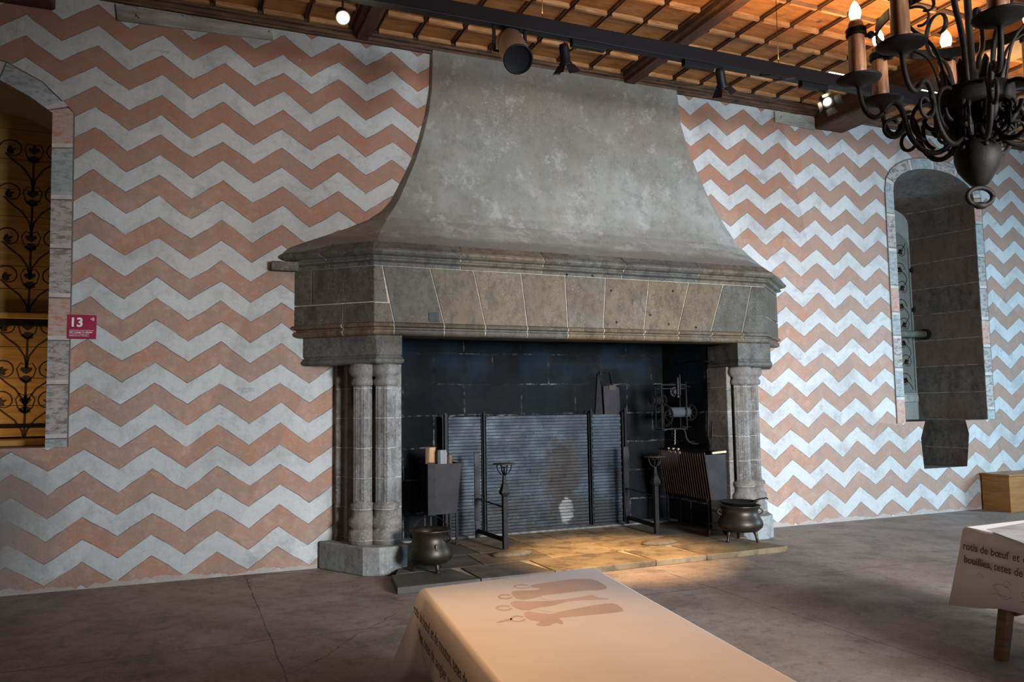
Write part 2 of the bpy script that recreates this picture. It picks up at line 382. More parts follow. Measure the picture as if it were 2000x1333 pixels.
# ================================================================== ROOM SHELL
def lin(a, b, n): return [a + (b-a)*i/n for i in range(n+1)]
def face_holes(outer, holes, to3, name, mat):
    bm = bmesh.new(); es = []
    for lp in [outer] + holes:
        vv = [bm.verts.new(to3(p)) for p in lp]
        for i in range(len(vv)): es.append(bm.edges.new((vv[i], vv[(i+1) % len(vv)])))
    bmesh.ops.triangle_fill(bm, use_beauty=True, use_dissolve=False, edges=es)
    me = bpy.data.meshes.new(name); bm.to_mesh(me); bm.free(); me.materials.append(mat)
    o = bpy.data.objects.new(name, me); C.objects.link(o); o['kind'] = 'structure'
    return o
XL, XR, YF, ZT = -4.5, 14.5, -11.0, 5.88
# openings in the fireplace wall (x, z)
def arch(x0, x1, zb, zs, zt, n=14):
    cx = (x0+x1)/2; a = (x1-x0)/2
    pts = [(x0, zb), (x0, zs)]
    for i in range(1, n):
        th = PI - PI*i/n
        pts.append((cx + a*math.cos(th), zs + (zt-zs)*math.sin(th)**.9))
    pts += [(x1, zs), (x1, zb)]
    return pts
NW = arch(9.585, 11.27, 1.32, 4.70, 5.10)      # right window niche, at the wall face
NB = arch(9.77, 11.06, 1.32, 4.52, 4.80)       # at its back
ND = 1.03
SLOT = [(9.90, .64), (9.87, 1.08), (9.97, 1.32), (10.80, 1.32), (10.86, 1.12), (10.78, .64)]
AW = [(-3.05, 1.30), (-3.05, 4.44), (-2.85, 4.57), (-2.6, 4.70), (-2.1, 4.80), (-1.6, 4.70), (-1.348, 4.571), (-1.165, 4.44), (-1.145, 3.0), (-1.132, 1.30)]
FBX0, FBX1 = 2.10, 6.18
# niche + slot share one outline
NICHE_OUT = [NW[0]] + NW[1:-1] + [NW[-1], (10.80, 1.32), (10.86, 1.12), (10.78, .64), (9.90, .64), (9.87, 1.08), (9.97, 1.32)]
FIRE = [(FBX0, 0.0), (FBX0, 2.9), (FBX1, 2.9), (FBX1, 0.0)]
outer = [(XL, 0), (FBX0, 0), (FBX0, 2.9), (FBX1, 2.9), (FBX1, 0), (XR, 0), (XR, ZT), (XL, ZT)]
face_holes(outer, [NICHE_OUT, AW], lambda p: (p[0], 0, p[1]), 'wall_back', WALL)

m = MB()
fr = [(p[0], 0, p[1]) for p in NW]; bk = [(p[0], ND, p[1]) for p in NB]
m.smooth = False
n = len(fr); m.add(fr + bk, [(i, i+1, n+i+1, n+i) for i in range(n-1)])
# window-seat floor with the slot cut through it
m.add([(9.585,0,1.32),(9.97,0,1.32),(9.97,ND,1.32),(9.77,ND,1.32),(10.80,0,1.32),(11.27,0,1.32),(11.06,ND,1.32),(10.80,ND,1.32)], [(0,1,2,3),(4,5,6,7)])
sl = [(9.97,1.32),(9.87,1.08),(9.90,.64),(10.78,.64),(10.86,1.12),(10.80,1.32)]
n2 = len(sl); m.add([(p[0],0,p[1]) for p in sl] + [(p[0],ND,p[1]) for p in sl], [(i,i+1,n2+i+1,n2+i) for i in range(n2-1)])
m.add([(9.87,ND,.64),(10.86,ND,.64),(10.86,ND,1.32),(9.87,ND,1.32)], [(0,1,2,3)])
tag(m.build('trim_1', NICHE), kind='structure')
PALE = mat_plain_plaster('pale_blue_plaster', (.36,.42,.43), (.44,.51,.52))
m = MB(); m.prismy([(9.6,1.32)] + [(p[0], p[1]) for p in NB[1:-1]] + [(11.2,4.6),(11.2,1.32)], ND, ND+.05)
tag(m.build('trim_2', PALE), kind='structure')

# floor
def mat_floor():
    t = NT('worn_lime_concrete_floor'); x, y, z = t.sep()
    col = t.ramp(t.noise(.9, 8, .65), [(.3, (.195,.150,.124)), (.55, (.27,.222,.19)), (.75, (.34,.295,.262))])
    col = t.mix(t.ramp(t.noise(2.3, 7, .7), [(.47, 0), (.66, .8)]), col, (.10,.082,.070))
    col = t.mix(t.ramp(t.noise(.6, 4), [(.5, 0), (.62, .6)]), col, (.25,.17,.12))
    col = t.mix(t.math('MULTIPLY', t.ramp(t.noise(70, 4, .8), [(.66, 0), (.72, .8)]), t.ramp(t.noise(1.5, 4), [(.4, .2), (.6, 1)])), col, (.46,.43,.41))
    col = t.mix(t.ramp(t.noise(90, 3, .8, stretch=(1,.6,1)), [(.69, 0), (.73, .8)]), col, (.03,.025,.02))
    col = t.mix(t.ramp(t.noise(9, 9, .85), [(.50, 0), (.60, .55)]), col, (.11,.092,.08))
    col = t.mix(t.ramp(t.noise(26, 8, .85), [(.55, 0), (.62, .6)]), col, (.36,.33,.31))
    col = t.mix(t.ramp(t.noise(3.7, 9, .8), [(.56, 0), (.64, .6)]), col, (.07,.055,.046))
    # a few saw-cut joints and one meandering crack
    w1 = t.math('MULTIPLY', t.math('SUBTRACT', t.noise(2.5, 5), .5), .05)
    def joint(coord, at_, wd=.006):
        return t.math('LESS_THAN', t.math('ABSOLUTE', t.math('SUBTRACT', t.math('ADD', coord, w1), at_)), wd)
    ln = joint(x, 0.62)
    ln = t.math('MAXIMUM', ln, joint(y, -2.45)); ln = t.math('MAXIMUM', ln, t.math('MULTIPLY', joint(x, 4.35), t.math('LESS_THAN', y, -1.6)))
    diag = t.math('ADD', t.math('MULTIPLY', x, .72), t.math('MULTIPLY', y, -.62))
    ln = t.math('MAXIMUM', ln, t.math('MULTIPLY', joint(t.math('ADD', diag, t.math('MULTIPLY', w1, 3)), 2.48, .004), t.math('LESS_THAN', x, 1.6)))
    ln = t.math('MULTIPLY', ln, t.ramp(t.noise(6, 4), [(.35, .35), (.6, 1)]))
    col = t.mix(t.math('MULTIPLY', ln, .85), col, (.022,.018,.015))
    b = t.bump(t.noise(3, 6, .6), .35, .03); b = t.bump(t.noise(60, 6, .8), .5, .006, b)
    return t.out(col, t.ramp(t.noise(2, 5), [(.3, .5), (.7, .75)]), b, spec=.35)
FLOOR = mat_floor()
m = MB(); m.box(XL, XR, YF, 0, -.1, 0)
m.box(FBX0, FBX1, 0, 1.6, -.1, 0)
tag(m.build('floor', FLOOR), kind='structure')
# side walls and the wall behind the camera, with window openings
def wall_open(name, outer, holes, to3, mat): return face_holes(outer, holes, to3, name, mat)
wall_open('wall_left', [(YF,0),(0,0),(0,ZT),(YF,ZT)], [], lambda p: (XL, p[0], p[1]), PLAIN)
wall_open('wall_right', [(YF,0),(0,0),(0,ZT),(YF,ZT)], [[(-5.1,1.3),(-3.5,1.3),(-3.5,3.9),(-5.1,3.9)]], lambda p: (XR, p[0], p[1]), PLAIN)
wall_open('wall_front', [(XL,0),(XR,0),(XR,ZT),(XL,ZT)], [[(7.7,1.5),(9.5,1.5),(9.5,4.2),(7.7,4.2)], [(4.1,1.5),(5.9,1.5),(5.9,4.2),(4.1,4.2)]], lambda p: (p[0], YF, p[1]), PLAIN)
for k, (o3, a, b_, z0, z1) in enumerate([('x', -5.1, -3.5, 1.3, 3.9), ('y', 7.7, 9.5, 1.5, 4.2), ('y', 4.1, 5.9, 1.5, 4.2)]):
    m = MB(); mid = (a+b_)/2
    for (u0, u1, w0, w1) in [(a,a+.06,z0,z1),(b_-.06,b_,z0,z1),(mid-.03,mid+.03,z0,z1),(a,b_,z0,z0+.06),(a,b_,z1-.06,z1),(a,b_,(z0+z1)/2-.02,(z0+z1)/2+.02)]:
        if o3 == 'x': m.box(XR+.02, XR+.08, u0, u1, w0, w1)
        else: m.box(u0, u1, YF-.08, YF-.02, w0, w1)
    tag(m.build('window_%d' % (k+1), CORN), kind='structure')

# ceiling: boards, coffer battens
ZC = 5.75
m = MB(); m.box(XL, XR, YF, 0, ZC, ZC+.06)
MINOR = [(-4.5, -4.2), (1.62, 1.90), (4.98, 5.28), (11.3, 11.6)]
MAJOR = [(-1.9, -1.17), (8.15, 8.67)]
BAYS = [(-4.2, -1.9, .02), (-1.17, 1.62, 0), (1.90, 4.98, 0), (5.28, 8.15, -.075), (8.67, 11.3, .02), (11.6, 14.5, .02)]
YMIN = -8.6
m.mat = 1; e_ = ZC + .005
for (a, b_, oy) in BAYS:
    nx = round((b_-a)/.43)
    for i in range(nx+1):
        x = a + (b_-a)*i/nx; m.tint = R_.random(); m.mat = 2
        m.prismy([(x-.026,e_),(x-.022,ZC-.026),(x-.010,ZC-.032),(x-.006,ZC-.016),(x+.006,ZC-.016),(x+.010,ZC-.032),(x+.022,ZC-.026),(x+.026,e_)], YMIN, 0)
    m.mat = 1
    y = -.13 + oy
    while y > YMIN:
        for i in range(nx):
            x0 = a + (b_-a)*i/nx; x1 = a + (b_-a)*(i+1)/nx; m.tint = .3 + .7*R_.random()
            m.prismx([(y-.020,e_),(y-.017,ZC-.045),(y+.017,ZC-.045),(y+.020,e_)], x0+.03, x1-.03)
        y -= .41
tag(m.build('ceiling', [CEIL, BATT, BATD]), kind='structure')
k = 3
for (a, b_) in MINOR[1:3]:
    m = MB()
    m.prismy([(a,ZC),(a+.02,ZC-.03),(a+.03,ZC-.06),(a+.07,ZC-.075),(a+.08,5.635),(b_-.08,5.635),(b_-.07,ZC-.075),(b_-.03,ZC-.06),(b_-.02,ZC-.03),(b_,ZC)], YMIN, -.02)
    tag(m.build('trim_%d' % k, BEAM), kind='structure'); k += 1
for (a, b_) in MAJOR:
    m = MB(); m.prismy([(a,ZC),(a,5.46),(a+.02,5.44),(b_-.02,5.44),(b_,5.46),(b_,ZC)], YF+.01, -.005)
    tag(m.build('trim_%d' % k, BEAM, bevel=.01), kind='structure'); k += 1
# crown moulding against the fireplace wall
prof = [(-.002,5.62),(-.035,5.62),(-.04,5.64),(-.055,5.648),(-.065,5.675),(-.095,5.682),(-.10,5.705),(-.125,5.715),(-.14,5.745),(-.145,ZC),(-.002,ZC)]
for (a, b_) in [(XL, -1.9), (-1.17, 8.15), (8.67, XR)]:
    m = MB(); m.prismx(prof, a, b_); tag(m.build('trim_%d' % k, CORN), kind='structure'); k += 1
# plank let into the top of the wall, limewashed over
LIMED = NT('limewashed_plank')
_n = LIMED.noise(3, 7, .7, stretch=(.4,1,2)); _c = LIMED.ramp(_n, [(.35, (.17,.155,.13)), (.5, (.30,.28,.24)), (.65, (.42,.40,.35))])
_c = LIMED.mix(LIMED.ramp(LIMED.noise(9, 6, .8), [(.60, 0), (.64, .95)]), _c, (.02,.02,.02))
LIMED = LIMED.out(_c, .85, LIMED.bump(_n, .4, .01))
m = MB(); m.prismy([(-.66,5.60),(.82,5.61),(.83,5.485),(-.64,5.44)], -.03, .02); tag(m.build('trim_%d' % k, LIMED, bevel=.006), kind='structure'); k += 1
m = MB(); m.prismy([(7.44,5.60),(8.14,5.60),(8.14,5.42),(7.44,5.45)], -.03, .02); tag(m.build('trim_%d' % k, LIMED, bevel=.006), kind='structure'); k += 1

# painted masonry frames round the alcove and the window niche
def mat_block(name, a, b_, c):
    t = NT(name)
    n = t.noise(9, 8, .8, stretch=(1,1,2.5)); col = t.ramp(t.noise(3, 5), [(.3, a), (.7, b_)])
    col = t.mix(t.ramp(n, [(.48, 0), (.58, .85)]), col, c)
    col = t.mix(t.ramp(t.noise(70, 5, .9), [(.6, 0), (.66, .45)]), col, (.15,.14,.13))
    return t.out(col, .9, t.bump(t.noise(40, 6, .8), .3, .006), spec=.15)
BK1 = mat_block('painted_block_pink', (.40,.29,.24), (.48,.38,.33), (.46,.17,.10))
BK2 = mat_block('painted_block_grey', (.30,.33,.33), (.40,.43,.43), (.20,.22,.22))
BK3 = mat_block('painted_block_mottled', (.35,.32,.30), (.44,.41,.38), (.14,.12,.11))
LINE = simple('painted_outline', (.13,.12,.11), .9, var=.3)
JNT = simple('painted_joint', (.50,.46,.43), .9, var=.2)
def frame(path, inner_off, width, name, kk, seg=.42):
    """path: inner outline from bottom up and over (x, z); outward side is on the left"""
    P = [Vector((p[0], p[1])) for p in path]
    d = [0]
    for i in range(1, len(P)): d.append(d[-1] + (P[i]-P[i-1]).length)
    nrm = []
    for i in range(len(P)):
        t = (P[min(i+1,len(P)-1)] - P[max(i-1,0)]).normalized(); nrm.append(Vector((-t.y, t.x)))
    def at(s):
        for i in range(1, len(P)):
            if s <= d[i] + 1e-9:
                u = (s-d[i-1])/(d[i]-d[i-1]); return P[i-1].lerp(P[i], u), nrm[i-1].lerp(nrm[i], u).normalized()
        return P[-1], nrm[-1]
    m = MB(); s = 0; total = d[-1]; rr = random.Random(3); mi = 0
    def strip(s0, s1, w0, w1, mat, y):
        m.mat = mat; cuts = [s0] + [q for q in d if s0 < q < s1] + [s1]
        a = []; 
        for q in cuts:
            p, nn = at(q); a.append((p + nn*w0, p + nn*w1))
        for i in range(len(a)-1):
            q = [a[i][0], a[i][1], a[i+1][1], a[i+1][0]]
            m.add([(v.x, y, v.y) for v in q] + [(v.x, .004, v.y) for v in q], [(0,1,2,3),(0,4,5,1),(1,5,6,2),(2,6,7,3),(3,7,4,0)])
    while s < total - .05:
        e = min(total, s + seg*(.8+.5*rr.random()))
        strip(s, e-.012 if e < total else e, 0, width, [0,1,2,1][mi % 4] if rr.random() < .85 else 2, -.012)
        if e < total: strip(e-.05, e-.012, 0, width, 4, -.0125); strip(e-.012, e, 0, width, 3, -.012)
        s = e; mi += 1
    strip(0, total, width, width+.012, 3, -.012)
    return tag(m.build(name, [BK1, BK2, BK3, LINE, JNT]), kind='structure')
frame([(9.575,1.30)] + NW[1:-1] + [(11.27,1.33)], 0, .155, 'trim_%d' % k, k); k += 1
frame(AW, 0, .175, 'trim_%d' % k, k, .40); k += 1

# alcove on the left: reveal, back plaster
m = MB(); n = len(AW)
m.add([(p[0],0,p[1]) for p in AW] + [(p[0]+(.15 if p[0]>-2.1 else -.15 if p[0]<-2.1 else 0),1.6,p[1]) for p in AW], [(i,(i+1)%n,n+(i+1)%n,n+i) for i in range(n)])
DARKPL = mat_plain_plaster('brown_alcove_plaster', (.20,.16,.13), (.27,.22,.18))  # mottled dark brown plaster
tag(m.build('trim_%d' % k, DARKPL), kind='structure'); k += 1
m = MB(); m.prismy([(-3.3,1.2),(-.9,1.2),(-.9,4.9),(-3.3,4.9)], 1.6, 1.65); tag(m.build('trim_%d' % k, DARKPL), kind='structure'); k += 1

# ------------------------------------------------------------------ vine painting as flush strokes
def stroke(m, pts, wd, to3, taper=True):
    n = len(pts)
    L = []; Rr = []
    for i in range(n):
        a = Vector(pts[max(i-1,0)]); b = Vector(pts[min(i+1,n-1)]); t = (b-a)
        t = t.normalized() if t.length > 0 else Vector((1,0)); nn = Vector((-t.y, t.x))
        w_ = wd*(1 - .5*(i/(n-1)) if taper else 1); p = Vector(pts[i])
        L.append(p + nn*w_/2); Rr.append(p - nn*w_/2)
    m.add([to3(p) for p in L + Rr], [(i, i+1, n+i+1, n+i) for i in range(n-1)])
def blob(m, c, pts, sc, rot, to3):
    cs, sn = math.cos(rot), math.sin(rot)
    q = [(c[0] + sc*(x*cs - y*sn), c[1] + sc*(x*sn + y*cs)) for x, y in pts]
    m.add([to3(p) for p in q], [tuple(range(len(q)))])
LEAF = [(0,-.5),(.25,-.35),(.5,-.1),(.42,.15),(.2,.1),(.12,.3),(0,.55),(-.12,.3),(-.2,.1),(-.42,.15),(-.5,-.1),(-.25,-.35)]
def spiral(c, r0, a0, turns, sgn, n=30):
    return [(c[0] + r0*(1-.78*i/n)*math.cos(a0 + sgn*turns*2*PI*i/n), c[1] + r0*(1-.78*i/n)*math.sin(a0 + sgn*turns*2*PI*i/n)) for i in range(n+1)]
def vine_unit(m, cx, z, s, to3, wd):
    for sg in (-1, 1):
        stroke(m, [(cx + sg*s*x, z + s*y) for x, y in [(0,-.9),(.06,-.6),(.25,-.3),(.5,-.1),(.72,.12)]], wd, to3, False)
        cc = (cx + sg*s*.55, z + s*.22)
        stroke(m, spiral(cc, s*.36, (-.3 if sg > 0 else PI+.3), 1.15, sg), wd, to3)
        blob(m, (cc[0]+sg*s*.02, cc[1]), LEAF, s*.26, sg*1.2, to3)
        stroke(m, [(cx + sg*s*x, z + s*y) for x, y in [(0,-.1),(.18,.05),(.24,.28),(.14,.45),(.03,.40),(.0,.3)]], wd*.8, to3)
    stroke(m, [(cx, z-s*.95), (cx, z-s*.1)], wd*1.2, to3, False)
    blob(m, (cx, z+s*.28), LEAF, s*.30, 0, to3)
    blob(m, (cx, z-s*.02), [(.5*math.cos(q*PI/5)*(1 if q%2 else .7), .3*math.sin(q*PI/5)) for q in range(10)], s*.36, 0, to3)

# painted wooden partition inside the alcove (a thing: boards, rails, shelf)
BOARD = mat_wood('ochre_boards', (.30,.17,.055), (.40,.24,.08), (.50,.31,.12), (.6,6,6), rough=.55, knots=False)
VINEP = simple('brown_black_paint', (.035,.022,.012), .7, var=.3)
YP = 1.05
def PB(px_, py_): q = ony((px_, py_), YP); return q.x, q.z
pt = thing('painted_partition', 'ochre wooden partition painted with dark vine scrolls inside the left wall alcove', 'wooden partition', (-2.1, YP, 1.45))
m = MB(); z = 1.38; rr = random.Random(5)
zr0 = PB(50, 832)[1]; zr1 = PB(50, 632)[1]
while z < 4.75:
    h = rr.choice([.24,.28,.32]); m.tint = .35 + .3*rr.random(); m.box(-3.15, -1.04, YP, YP+.04, z, min(z+h-.006, 4.78)); z += h
m.tint = .5; m.mat = 1
to3 = lambda p: (p[0], YP-.0015, p[1])
cxv = PB(54, 650)[0]
for py_ in (800, 740, 655, 556, 482, 395, 310):
    for cx in (cxv, cxv-.66, cxv-1.32): vine_unit(m, cx, PB(54, py_)[1], .36, to3, .017)
m.build('board_panel', [BOARD, VINEP], pt)
m = MB(); m.box(-3.15, -1.04, YP-.06, YP, zr1-.03, zr1+.03); m.build('shelf_rail', IRON, pt, bevel=.006)
m = MB(); m.box(-3.15, -1.04, YP-.04, YP, zr0-.022, zr0+.022); m.build('bottom_rail', IRON, pt, bevel=.005)
m = MB(); m.box(-3.15, -1.04, YP-.10, YP, zr1+.04, zr1+.10); m.build('top_rail', BOARD, pt, bevel=.006)
m = MB(); m.box(-3.1, -1.06, .45, 1.45, 1.305, 1.36); m.build('bench_board', BOARD, pt, bevel=.01)
area('alcove_lamp', (-2.5, .35, 1.50), (-1.5, 1.05, 1.9), .5, .06, 9.0, (1.0, .66, .32))

# shutter in the right-hand niche
SHUT = mat_plain_plaster('blue_green_shutter_paint', (.20,.245,.24), (.26,.31,.30))
st = thing('window_shutter', 'grey-green window shutter painted with black vine scrolls at the back of the right niche', 'shutter', (10.42, 1.0, 1.55))
sp = [(9.84,1.75),(9.84,4.12)] + [(10.42 - .58*math.cos(PI*i/10), 4.12 + .30*math.sin(PI*i/10)) for i in range(1,10)] + [(11.0,4.12),(11.0,1.75)]
m = MB(); m.prismy(sp, .985, 1.02); m.mat = 1
to3 = lambda p: (p[0], .983, p[1])
for zz, i in zip([1.95+.30*q for q in range(8)], range(8)):
    for cx in (10.78, 10.12):
        sg = 1 if i % 2 == 0 else -1
        stroke(m, [(cx + sg*.13*math.cos(PI*q/8), zz-.15+.30*q/8) for q in range(9)], .014, to3, False)
        stroke(m, spiral((cx-sg*.03, zz), .13, 0 if sg > 0 else PI, 1.3, sg), .014, to3)
        blob(m, (cx-sg*.03, zz), LEAF, .11, sg*1.0, to3)
for xx in (10.965, 10.55, 10.33): stroke(m, [(xx,1.78),(xx,4.12)], .012, to3, False)
for q in range(24): blob(m, (10.983, 1.85+q*.095), [(.5,0),(0,.5),(-.5,0),(0,-.5)], .012, 0, to3)
m.build('shutter_leaf', [SHUT, VINEP], st)
m = MB(); m.prismy([(9.84,1.60),(11.0,1.60),(11.0,1.72),(9.84,1.72)], .96, 1.02); m.build('sill_rail', simple('pale_rail', (.42,.50,.50), .7), st, bevel=.01)
for zz in (3.1, 3.75):
    m = MB(); m.box(10.98, 11.03, .95, .99, zz-.03, zz+.03); m.lathe([(.014,-.05),(.014,.05)], (11.0,.955,zz), 10); m.build('hinge', IRON, st)
bb = thing('locking_bar', 'thick round wooden locking bar slotted into the stone reveal across the shutter', 'wooden bar', (10.3, .80, 2.68))
m = MB(); m.smooth = True; m.tube([(9.75,.80,2.66),(10.2,.80,2.675),(10.7,.80,2.68),(11.06,.80,2.685)], [.052,.055,.057,.055], 12); m.build('bar', simple('grey_old_timber', (.10,.105,.09), .8), bb)
m = MB(); m.tube([(11.01,.80,2.684),(11.075,.80,2.685)], .085, 14); m.build('iron_socket', IRON, bb)

# ================================================================== FIREPLACE
fp = thing('fireplace', 'huge hooded stone fireplace with grey plaster hood and joggled voussoir lintel', 'fireplace', (4.2, -.05, 0))
PATH = [(1.07,0),(1.77,-.60),(6.66,-.60),(7.36,0)]
def offset_path(path, o, yend=0.0):
    V = [Vector(p) for p in path]; segs = []
    for i in range(len(V)-1):
        t = (V[i+1]-V[i]).normalized(); nn = Vector((t.y, -t.x))   # outward = towards the room
        segs.append((V[i]+nn*o, t))
    out = []
    p, t = segs[0]; out.append(p + t*((yend-p.y)/t.y))
    for i in range(len(segs)-1):
        p, t = segs[i]; q, u = segs[i+1]; den = t.x*u.y - t.y*u.x
        s_ = ((q.x-p.x)*u.y - (q.y-p.y)*u.x)/den; out.append(p + t*s_)
    p, t = segs[-1]; out.append(p + t*((yend-p.y)/t.y))
    return out
def sweep(m, path, prof, cuts=None, gap=.008, yend=0.0):
    rings = [[(q.x, q.y, z) for q in offset_path(path, o, yend)] for o, z in prof]
    k_ = len(path)
    for sgi in range(k_-1):
        A = [Vector(r[sgi]) for r in rings]; B = [Vector(r[sgi+1]) for r in rings]
        us = [0.0] + sorted(cuts.get(sgi, []) if cuts else []) + [1.0]
        for j in range(len(us)-1):
            L = (B[0]-A[0]).length; g = gap/L/2
            u0 = us[j] + (g if j > 0 else 0); u1 = us[j+1] - (g if j < len(us)-2 else 0)
            m.tint = R_.random()
            ra = [a.lerp(b, u0) for a, b in zip(A, B)]; rb = [a.lerp(b, u1) for a, b in zip(A, B)]
            m.loft([ra, rb])
# hood: (z, wall-left x, front-left x, front y, front-right x, wall-right x)
HR = [(3.23,.93,1.80,-.62,6.62,7.50),(3.29,1.00,1.82,-.57,6.57,7.44),(3.36,1.16,1.84,-.48,6.50,7.30),(3.45,1.38,1.885,-.37,6.40,7.12),(3.55,1.62,1.95,-.27,6.34,6.97),(3.65,1.83,2.01,-.19,6.33,6.84),
      (3.76,1.98,2.085,-.14,6.36,6.72),(3.88,2.08,2.155,-.115,6.37,6.62),(4.0,2.14,2.21,-.10,6.37,6.53),(4.18,2.23,2.285,-.085,6.28,6.40),(4.36,2.31,2.36,-.075,6.19,6.285),(4.62,2.40,2.44,-.065,6.08,6.155),
      (4.9,2.475,2.51,-.06,5.97,6.03),(5.2,2.525,2.55,-.055,5.88,5.92),(5.7,2.545,2.565,-.055,5.83,5.85)]
m = MB(); rings = []
for (z, a, b_, y, c, d_) in HR:
    rings.append([(a,.01,z),(b_,y,z)] + [(b_+(c-b_)*i/6, y, z) for i in range(1,6)] + [(c,y,z),(d_,.01,z),(d_,.02,z),(a,.02,z)])
m.loft(rings)
ho = m.build('hood', HOOD, fp)
ho.modifiers.new('b', 'BEVEL').width = .012; ho.modifiers['b'].limit_method = 'ANGLE'; ho.modifiers['b'].angle_limit = .5; ho.modifiers['b'].segments = 3
# mantel shelf
cx = [ony((px_, 500), -.7).x for px_ in (905, 1065, 1222, 1368)]
cuts = {1: [(x-1.77)/(6.66-1.77) for x in cx], 0: [.45]}
m = MB(); sweep(m, PATH, [(-.25,3.05),(.0,3.05),(.0,3.085),(.045,3.10),(.055,3.118),(.04,3.128),(.045,3.142),(.085,3.155),(.108,3.175),(.11,3.195),(.095,3.215),(.06,3.235),(-.02,3.30),(-.25,3.33)], cuts)
m.build('mantel_shelf', STONE, fp)
m = MB(); sweep(m, PATH, [(-.24,3.06),(-.006,3.06),(-.006,3.087),(.04,3.104),(.04,3.142),(.082,3.16),(.102,3.18),(.088,3.212),(.05,3.235),(-.03,3.295),(-.24,3.32)]); m.build('shelf_mortar', MORTAR, fp)
m = MB(); m.box(.83, 1.10, -.10, .0, 3.035, 3.13); m.build('end_block', STONE, fp, bevel=.01)
# lintel of joggled voussoirs
topx = [1.77,1.855,2.353,2.829,3.374,3.904,4.413,4.987,5.539,6.034,6.455,6.66]
botx = [1.77,1.975,2.503,2.955,3.438,3.925,4.372,4.90,5.361,5.83,6.29,6.66]
m = MB(); g = .004
YFm = -.60
for i in range(len(topx)-1):
    m.tint = [.45,.2,.75,.9,.8,.6,.75,.95,.7,.1,.05][i]
    a0, a1, b0, b1 = topx[i]+g, topx[i+1]-g, botx[i]+g, botx[i+1]-g
    if i == 0: a0, b0 = 1.77, 1.77
    if i == len(topx)-2: a1 = b1 = 6.66
    if i == 0:
        m.prismy([(1.77,2.68),(b0+.14,2.68),(a1,3.045),(1.77,3.045)], YFm, -.32); m.tint = .6
        m.prismy([(1.77,2.475),(b1,2.475),(1.93,2.67),(1.77,2.67)], YFm, -.32); continue
    m.prismy([(b0,2.475),(b1,2.475),(a1,3.045),(a0,3.045)], YFm, -.32)
# canted ends
for (A, B, tn) in ((( 1.07,0),(1.77,-.60),(.25,.15,.3,.2)), ((6.66,-.60),(7.36,0),(.15,.1,.2,.1))):
    A = Vector(A); B = Vector(B); t_ = (B-A).normalized(); nn = Vector((t_.y,-t_.x)); 
    for (u0,u1,z0,z1,tt) in ((0.0,.62,2.475,2.675,tn[0]),(.625,1,2.475,2.675,tn[1]),(0,.22,2.685,3.045,tn[2]),(.225,1,2.685,3.045,tn[3])):
        m.tint = tt; p = A.lerp(B,u0); q = A.lerp(B,u1); i_ = -nn*.25
        m.prism([(p.x,p.y),(q.x,q.y),((q+i_).x,(q+i_).y),((p+i_).x,(p+i_).y)], z0, z1)
m.build('lintel', LINTEL, fp, bevel=.004, seg=1)
m = MB(); m.prism([(1.10,0),(1.775,-.592),(6.655,-.592),(7.33,0)], 2.475, 3.06); m.build('lintel_mortar', MORTAR, fp)
# double roll moulding under the voussoirs
bc = [(x-1.77)/(6.66-1.77) for x in botx[1:-1]]
mp_ = [(-.28,2.475),(.0,2.475),(.018,2.468),(.026,2.452),(.02,2.436),(.0,2.428),(-.012,2.424),(-.012,2.412),(.0,2.408),(.010,2.395),(.012,2.38),(.004,2.362),(-.012,2.350),(-.03,2.345),(-.28,2.345)]
m = MB(); sweep(m, PATH, mp_, {1: bc, 0: [.62], 2: [.4]}, .010); m.build('roll_moulding', LINTEL, fp)
m = MB(); sweep(m, PATH, [(o-.006 if o > -.2 else -.27, z+(.003 if z < 2.4 else -.002)) for o, z in mp_]); m.build('moulding_mortar', MORTAR, fp)
# corbel blocks carrying the lintel ends
def corbel(poly, tint, name='corbel_block'):
    m = MB(); m.tint = tint
    m.prism(poly(0), 2.145, 2.345); m.prism(poly(-.008), 2.13, 2.146); m.prism(poly(.006), 2.118, 2.131)
    for z0, z1, o0, o1 in [(2.06,2.075,-.004,.018),(2.075,2.105,.018,.018),(2.105,2.118,.018,.004)]:
        a = poly(o0); b_ = poly(o1); m.loft([[(p[0],p[1],z0) for p in a],[(p[0],p[1],z1) for p in b_]])
    m.build(name, STONE, fp, bevel=.004, seg=1)
corbel(lambda o: [(1.16-o*1.3,.0),(1.79-o*.5,-.60-o),(2.055+o,-.60-o),(2.055+o,.0)], .2)
corbel(lambda o: [(6.21-o,.0),(6.21-o,-.60-o),(6.70+o*.5,-.60-o),(7.20+o*1.3,.0)], .15)
